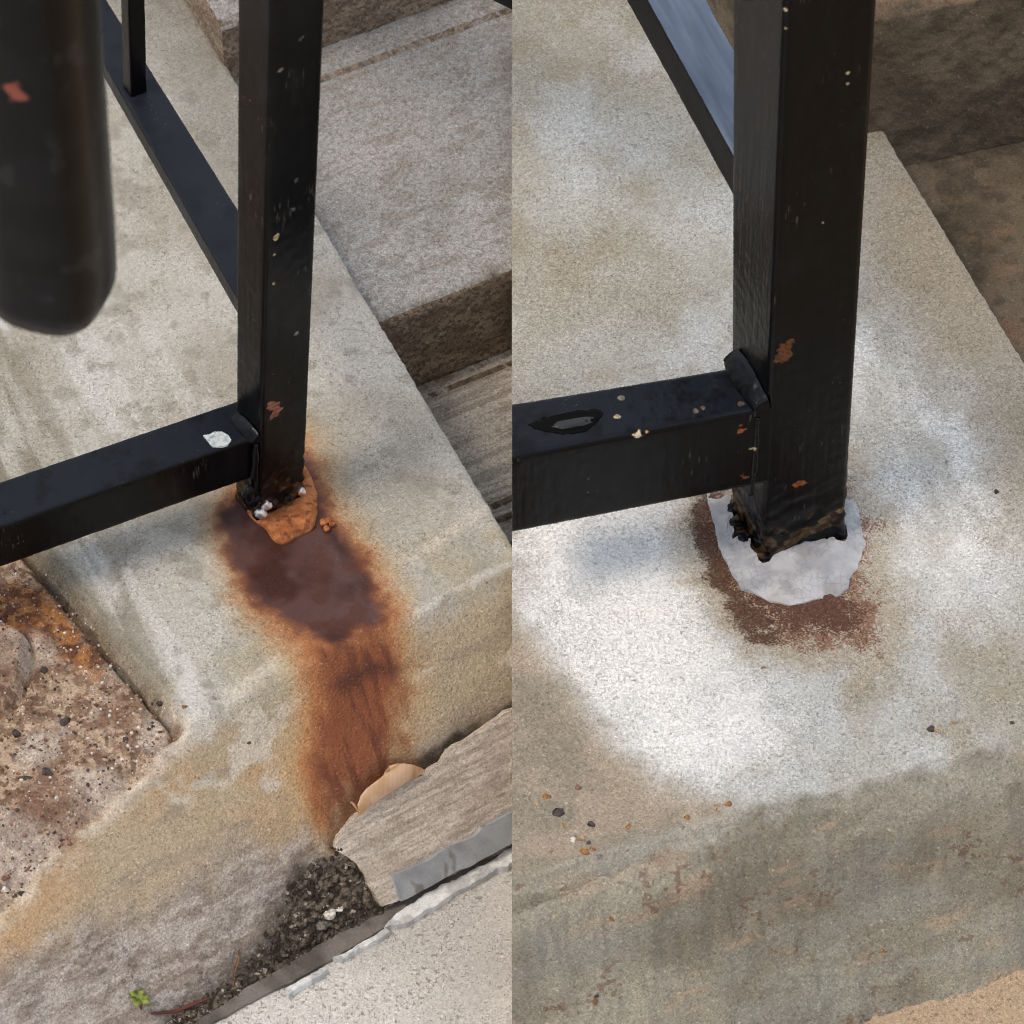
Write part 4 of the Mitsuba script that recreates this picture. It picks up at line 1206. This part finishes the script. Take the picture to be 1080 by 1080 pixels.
caulk_px = [[(405, 980), (417, 965), (436, 952), (454, 940), (485, 924), (514, 911), (545, 892), (545, 908), (520, 920), (494, 934), (470, 948), (452, 959), (436, 970), (423, 974)],
            [(350, 1011), (372, 1000), (384, 993), (405, 979), (410, 984), (398, 992), (380, 1000), (360, 1012)], [(300, 1045), (325, 1030), (340, 1020), (346, 1022), (330, 1034), (306, 1048)]]
ck = thing('caulk_smear', 'crumbling white caulk smeared along the pavement edge of the dark sealant', 'caulk')
for i, px in enumerate(caulk_px):
    cmn = tm(side(man(prism(ragged([at(*p, ZP + 0.0065) for p in px], 0.003, 0.004, 160, 121 + i), (0, 0, 1), 0.012)).refine_to_length(0.004), -1))
    v = np.array(cmn.vertices)
    v[:, 2] += (v[:, 2] > ZP + 0.002) * (0.005 * nz(v, 120, 3, 125))
    cmn.vertices = v
    add('smear', uncap(cmn), 'white_caulk', 35, parent=ck)

rng = np.random.default_rng(7)
soilP = Polygon(L_SOIL)
grains = []
from shapely.geometry import Point
x0, y0, x1, y1 = soilP.bounds
base_g = trimesh.creation.icosphere(subdivisions=1)
while len(grains) < 2600:
    gx_, gy_ = rng.uniform(x0, x1), rng.uniform(y0, y1)
    if not soilP.contains(Point(gx_, gy_)) or gx_ > -0.004:
        continue
    if rng.random() > 0.08 + soilP.exterior.distance(Point(gx_, gy_)) / 0.016:
        continue
    r = 0.0009 + 0.0022 * rng.random() ** 3
    m = base_g.copy()
    m.vertices = np.array(m.vertices) * (rng.uniform(0.6, 1.3, 3) * r) * (1 + 0.4 * (rng.random((len(m.vertices), 1)) - 0.5)) + [gx_, gy_, max(float(hl(gx_, gy_)), ZP) + r * 0.45]
    grains.append(m)
add('soil', trimesh.util.concatenate(grains), 'dark_soil', False, 'dark crumbly soil caught in the crevice at the wall foot', 'stuff')


def stone(parent, px, py, r, mat, H, flat=0.6, seed=0, sink=0.3, rot=0.0, asp=1.0):
    q = on(px, py, H)
    rg = np.random.default_rng(seed)
    d = rg.normal(size=(15, 3))
    d *= (rg.uniform(0.8, 1.1, (15, 1)) / np.linalg.norm(d, axis=1, keepdims=True))
    d = d * [r * asp, r / asp, r * flat]
    cs, sn = math.cos(rot), math.sin(rot)
    d = np.stack([d[:, 0] * cs - d[:, 1] * sn, d[:, 0] * sn + d[:, 1] * cs, d[:, 2]], 1) + q + [0, 0, r * flat * (0.22 - sink)]
    m = trimesh.convex.convex_hull(d)
    return add('pebble', m, mat, 60, parent=parent)


for i, (px, py, r, m) in enumerate([(46, 707, .0042, 'stone_dark'), (68, 761, .0055, 'stone_dark'), (17, 774, .0048, 'stone_dark'), (170, 742, .0046, 'stone_dark'), (132, 780, .0040, 'stone_dark'), (49, 815, .0055, 'stone_dark'),
                                    (28, 821, .0052, 'stone_dark'), (74, 888, .0040, 'stone_rose'), (72, 879, .0026, 'stone_dark'), (30, 916, .0042, 'stone_rose'), (6, 925, .0050, 'stone_rose'), (5, 938, .0048, 'stone_white'), (22, 942, .0040, 'stone_dark'),
                                    (16, 945, .0030, 'stone_dark'), (41, 877, .0028, 'stone_orange'), (195, 745, .0030, 'stone_brown'), (262, 783, .0026, 'stone_dark'), (120, 812, .0022, 'stone_dark'), (64, 893, .0030, 'stone_dark'), (8, 835, .0045, 'stone_brown')]):
    stone(cheek_l, px, py, r, m, hl, 0.55, 200 + i, 0.25, i * 1.1, 1.15)
# loose-looking small aggregate over the spalled field: too small to pick apart
for mat in ('stone_brown', 'stone_buff', 'stone_dark', 'stone_white', 'stone_rose'):
    ms = []
    while len(ms) < 300:
        px, py = rng.uniform(-12, 215), rng.uniform(590, 915)
        q = at(px, py)
        _, _, s_, g_, ag = hl_base(np.array([q[0]]), np.array([q[1]]))
        if ag[0] < 0.6:
            continue
        r = 0.0007 + 0.0011 * rng.random() ** 3
        z = float(hl_fine(np.array([q[0]]), np.array([q[1]]))[0])
        m = base_g.copy()
        m.vertices = np.array(m.vertices) * (rng.uniform(0.6, 1.3, 3) * r) + [q[0], q[1], z - r * 0.1]
        ms.append(m)
    add('aggregate', trimesh.util.concatenate(ms), mat, True, kind='stuff', parent=cheek_l)
for i, (px, py, r, m) in enumerate([(589, 857, .0070, 'stone_dark'), (577, 840, .0048, 'stone_orange'), (605, 886, .0050, 'stone_white'), (616, 899, .0060, 'stone_orange'), (614, 885, .0046, 'stone_buff'), (621, 889, .0034, 'stone_dark'),
                                    (625, 896, .0038, 'stone_orange'), (594, 871, .0038, 'stone_buff'), (580, 899, .0046, 'stone_buff'), (566, 848, .0030, 'stone_buff'), (623, 869, .0045, 'stone_dark'), (610, 830, .0036, 'stone_rose'),
                                    (663, 873, .0040, 'stone_orange'), (725, 862, .0042, 'stone_orange'), (768, 848, .0044, 'stone_orange'), (755, 851, .0038, 'stone_buff'), (646, 968, .0040, 'stone_brown'),
                                    (627, 1056, .0050, 'stone_brown'), (629, 1050, .0036, 'stone_dark'), (982, 769, .0048, 'stone_dark'), (988, 771, .0046, 'stone_buff'), (1007, 763, .0036, 'stone_buff'), (930, 1002, .0036, 'stone_orange'),
                                    (1051, 519, .0036, 'stone_dark'), (1067, 762, .0030, 'stone_dark'), (805, 705, .0030, 'stone_orange'), (632, 903, .0034, 'stone_grey')]):
    stone(cheek_r, px, py, r * 0.86, m, hr, 0.6, 300 + i, 0.25, i * 0.9, 1.12)
for i, (px, py, r) in enumerate([(347, 964, .0060), (357, 959, .0034), (338, 977, .0050)]):
    q = on(px, py, hl)
    q[2] = max(q[2], ZP)
    k = thing('pebble', ['largest white pebble on the dark soil beside the broken slab', 'smallest white pebble on the dark soil nearest the broken slab', 'pale grey pebble on the dark soil below the white ones'][i], 'pebble')
    add(k, blob(q + [0, 0, r * 0.45], r * 1.2, r, r * 0.7, 400 + i, 0.5, 2), 'stone_white' if i < 2 else 'stone_grey', 30)

# dry leaf lodged behind the slab
lf_px = [zz(*p) for p in ((215, 538), (203, 482), (222, 440), (250, 410), (290, 380), (330, 350), (348, 325), (370, 305), (400, 293), (430, 289), (465, 292), (495, 302), (518, 315), (527, 328), (508, 347), (440, 378), (360, 424), (300, 468), (262, 495), (230, 530))]
L0, L1, L2 = on(380, 856, hl) + [0, -0.004, 0.006], on(446, 812, hl) + [0, -0.004, 0.006], on(415, 812, hl) + [0, -0.004, 0.020]
LNm = np.cross(L1 - L0, L2 - L0)
LNm = LNm / np.linalg.norm(LNm) * -np.sign(LNm @ FW)
l3 = np.array([at_plane(*p, L0, LNm) for p in lf_px])
lm = tm(man(prism(densify(l3, 0.003), LNm, 0.0012)).refine_to_length(0.003))
v = np.array(lm.vertices)
ax = (L1 - L0) / np.linalg.norm(L1 - L0)
off = (v - l3.mean(0))
tq = off @ np.cross(LNm, ax)
v = v + LNm * (0.004 - 22 * tq ** 2 + 0.002 * nz(v, 50, 2, 131))[:, None]
lm.vertices = v
lk = thing('leaf', 'curled dry tan leaf wedged between the rusty wall and the slab', 'leaf')
add('blade', lm, 'leaf_dry', True, parent=lk)
add('stalk', bead([l3[0] + [0.001, 0.002, 0.001], at_plane(*zz(195, 488), L0, LNm), at_plane(*zz(180, 478), L0, LNm)], 0.0011, 5, 0.1), 'leaf_dry', True, parent=lk)

# seedling and its dry runner
sc_ = on(148, 1064, hl)
gk = thing('seedling', 'small yellow-green seedling growing at the foot of the wall', 'plant')
for i, ang in enumerate((15, 75, 140, 205, 265, 330)):
    L, W = 0.0078 + 0.0018 * (i % 3), 0.0038
    t = np.linspace(0, 1, 9)
    w = W * np.sin(np.pi * np.clip(t, 0.02, 0.99)) ** 0.8
    e, f = np.array([*unit(ang), 0]), np.array([*unit(ang + 90), 0])
    mid = sc_ + [0, 0, 0.012] + np.outer(t * L, e) + np.outer(0.004 * np.sin(2.2 * t), [0, 0, 1])
    rows = np.array([[m_ - f * ww, m_ + [0, 0, -0.0006], m_ + f * ww, m_ + [0, 0, 0.0006]] for m_, ww in zip(mid, w)])
    add('leaf', loft(rows), 'leaf_green', True, parent=gk)
add('stem', bead([sc_ + [0, 0, -0.004], sc_ + [0.001, 0, 0.006], sc_ + [0, 0, 0.013]], 0.0012, 8, 0.1), 'stem_red', True, parent=gk)
tw = thing('twig', 'thin dry twig lying on the layered concrete above the sealant', 'twig')
add(tw, bead([on(*p, hl) + [0, 0, 0.003] for p in ((254, 1005), (248, 1030), (245, 1045))], 0.0011, 18, 0.3), 'stone_brown', True)
tw = thing('twig', 'thin dark red runner lying beside the seedling', 'twig')
add(tw, bead([on(*p, hl) + [0, 0, 0.004] for p in ((160, 1072), (185, 1070), (205, 1062), (222, 1055))], 0.0015, 19, 0.3), 'stem_red', True)
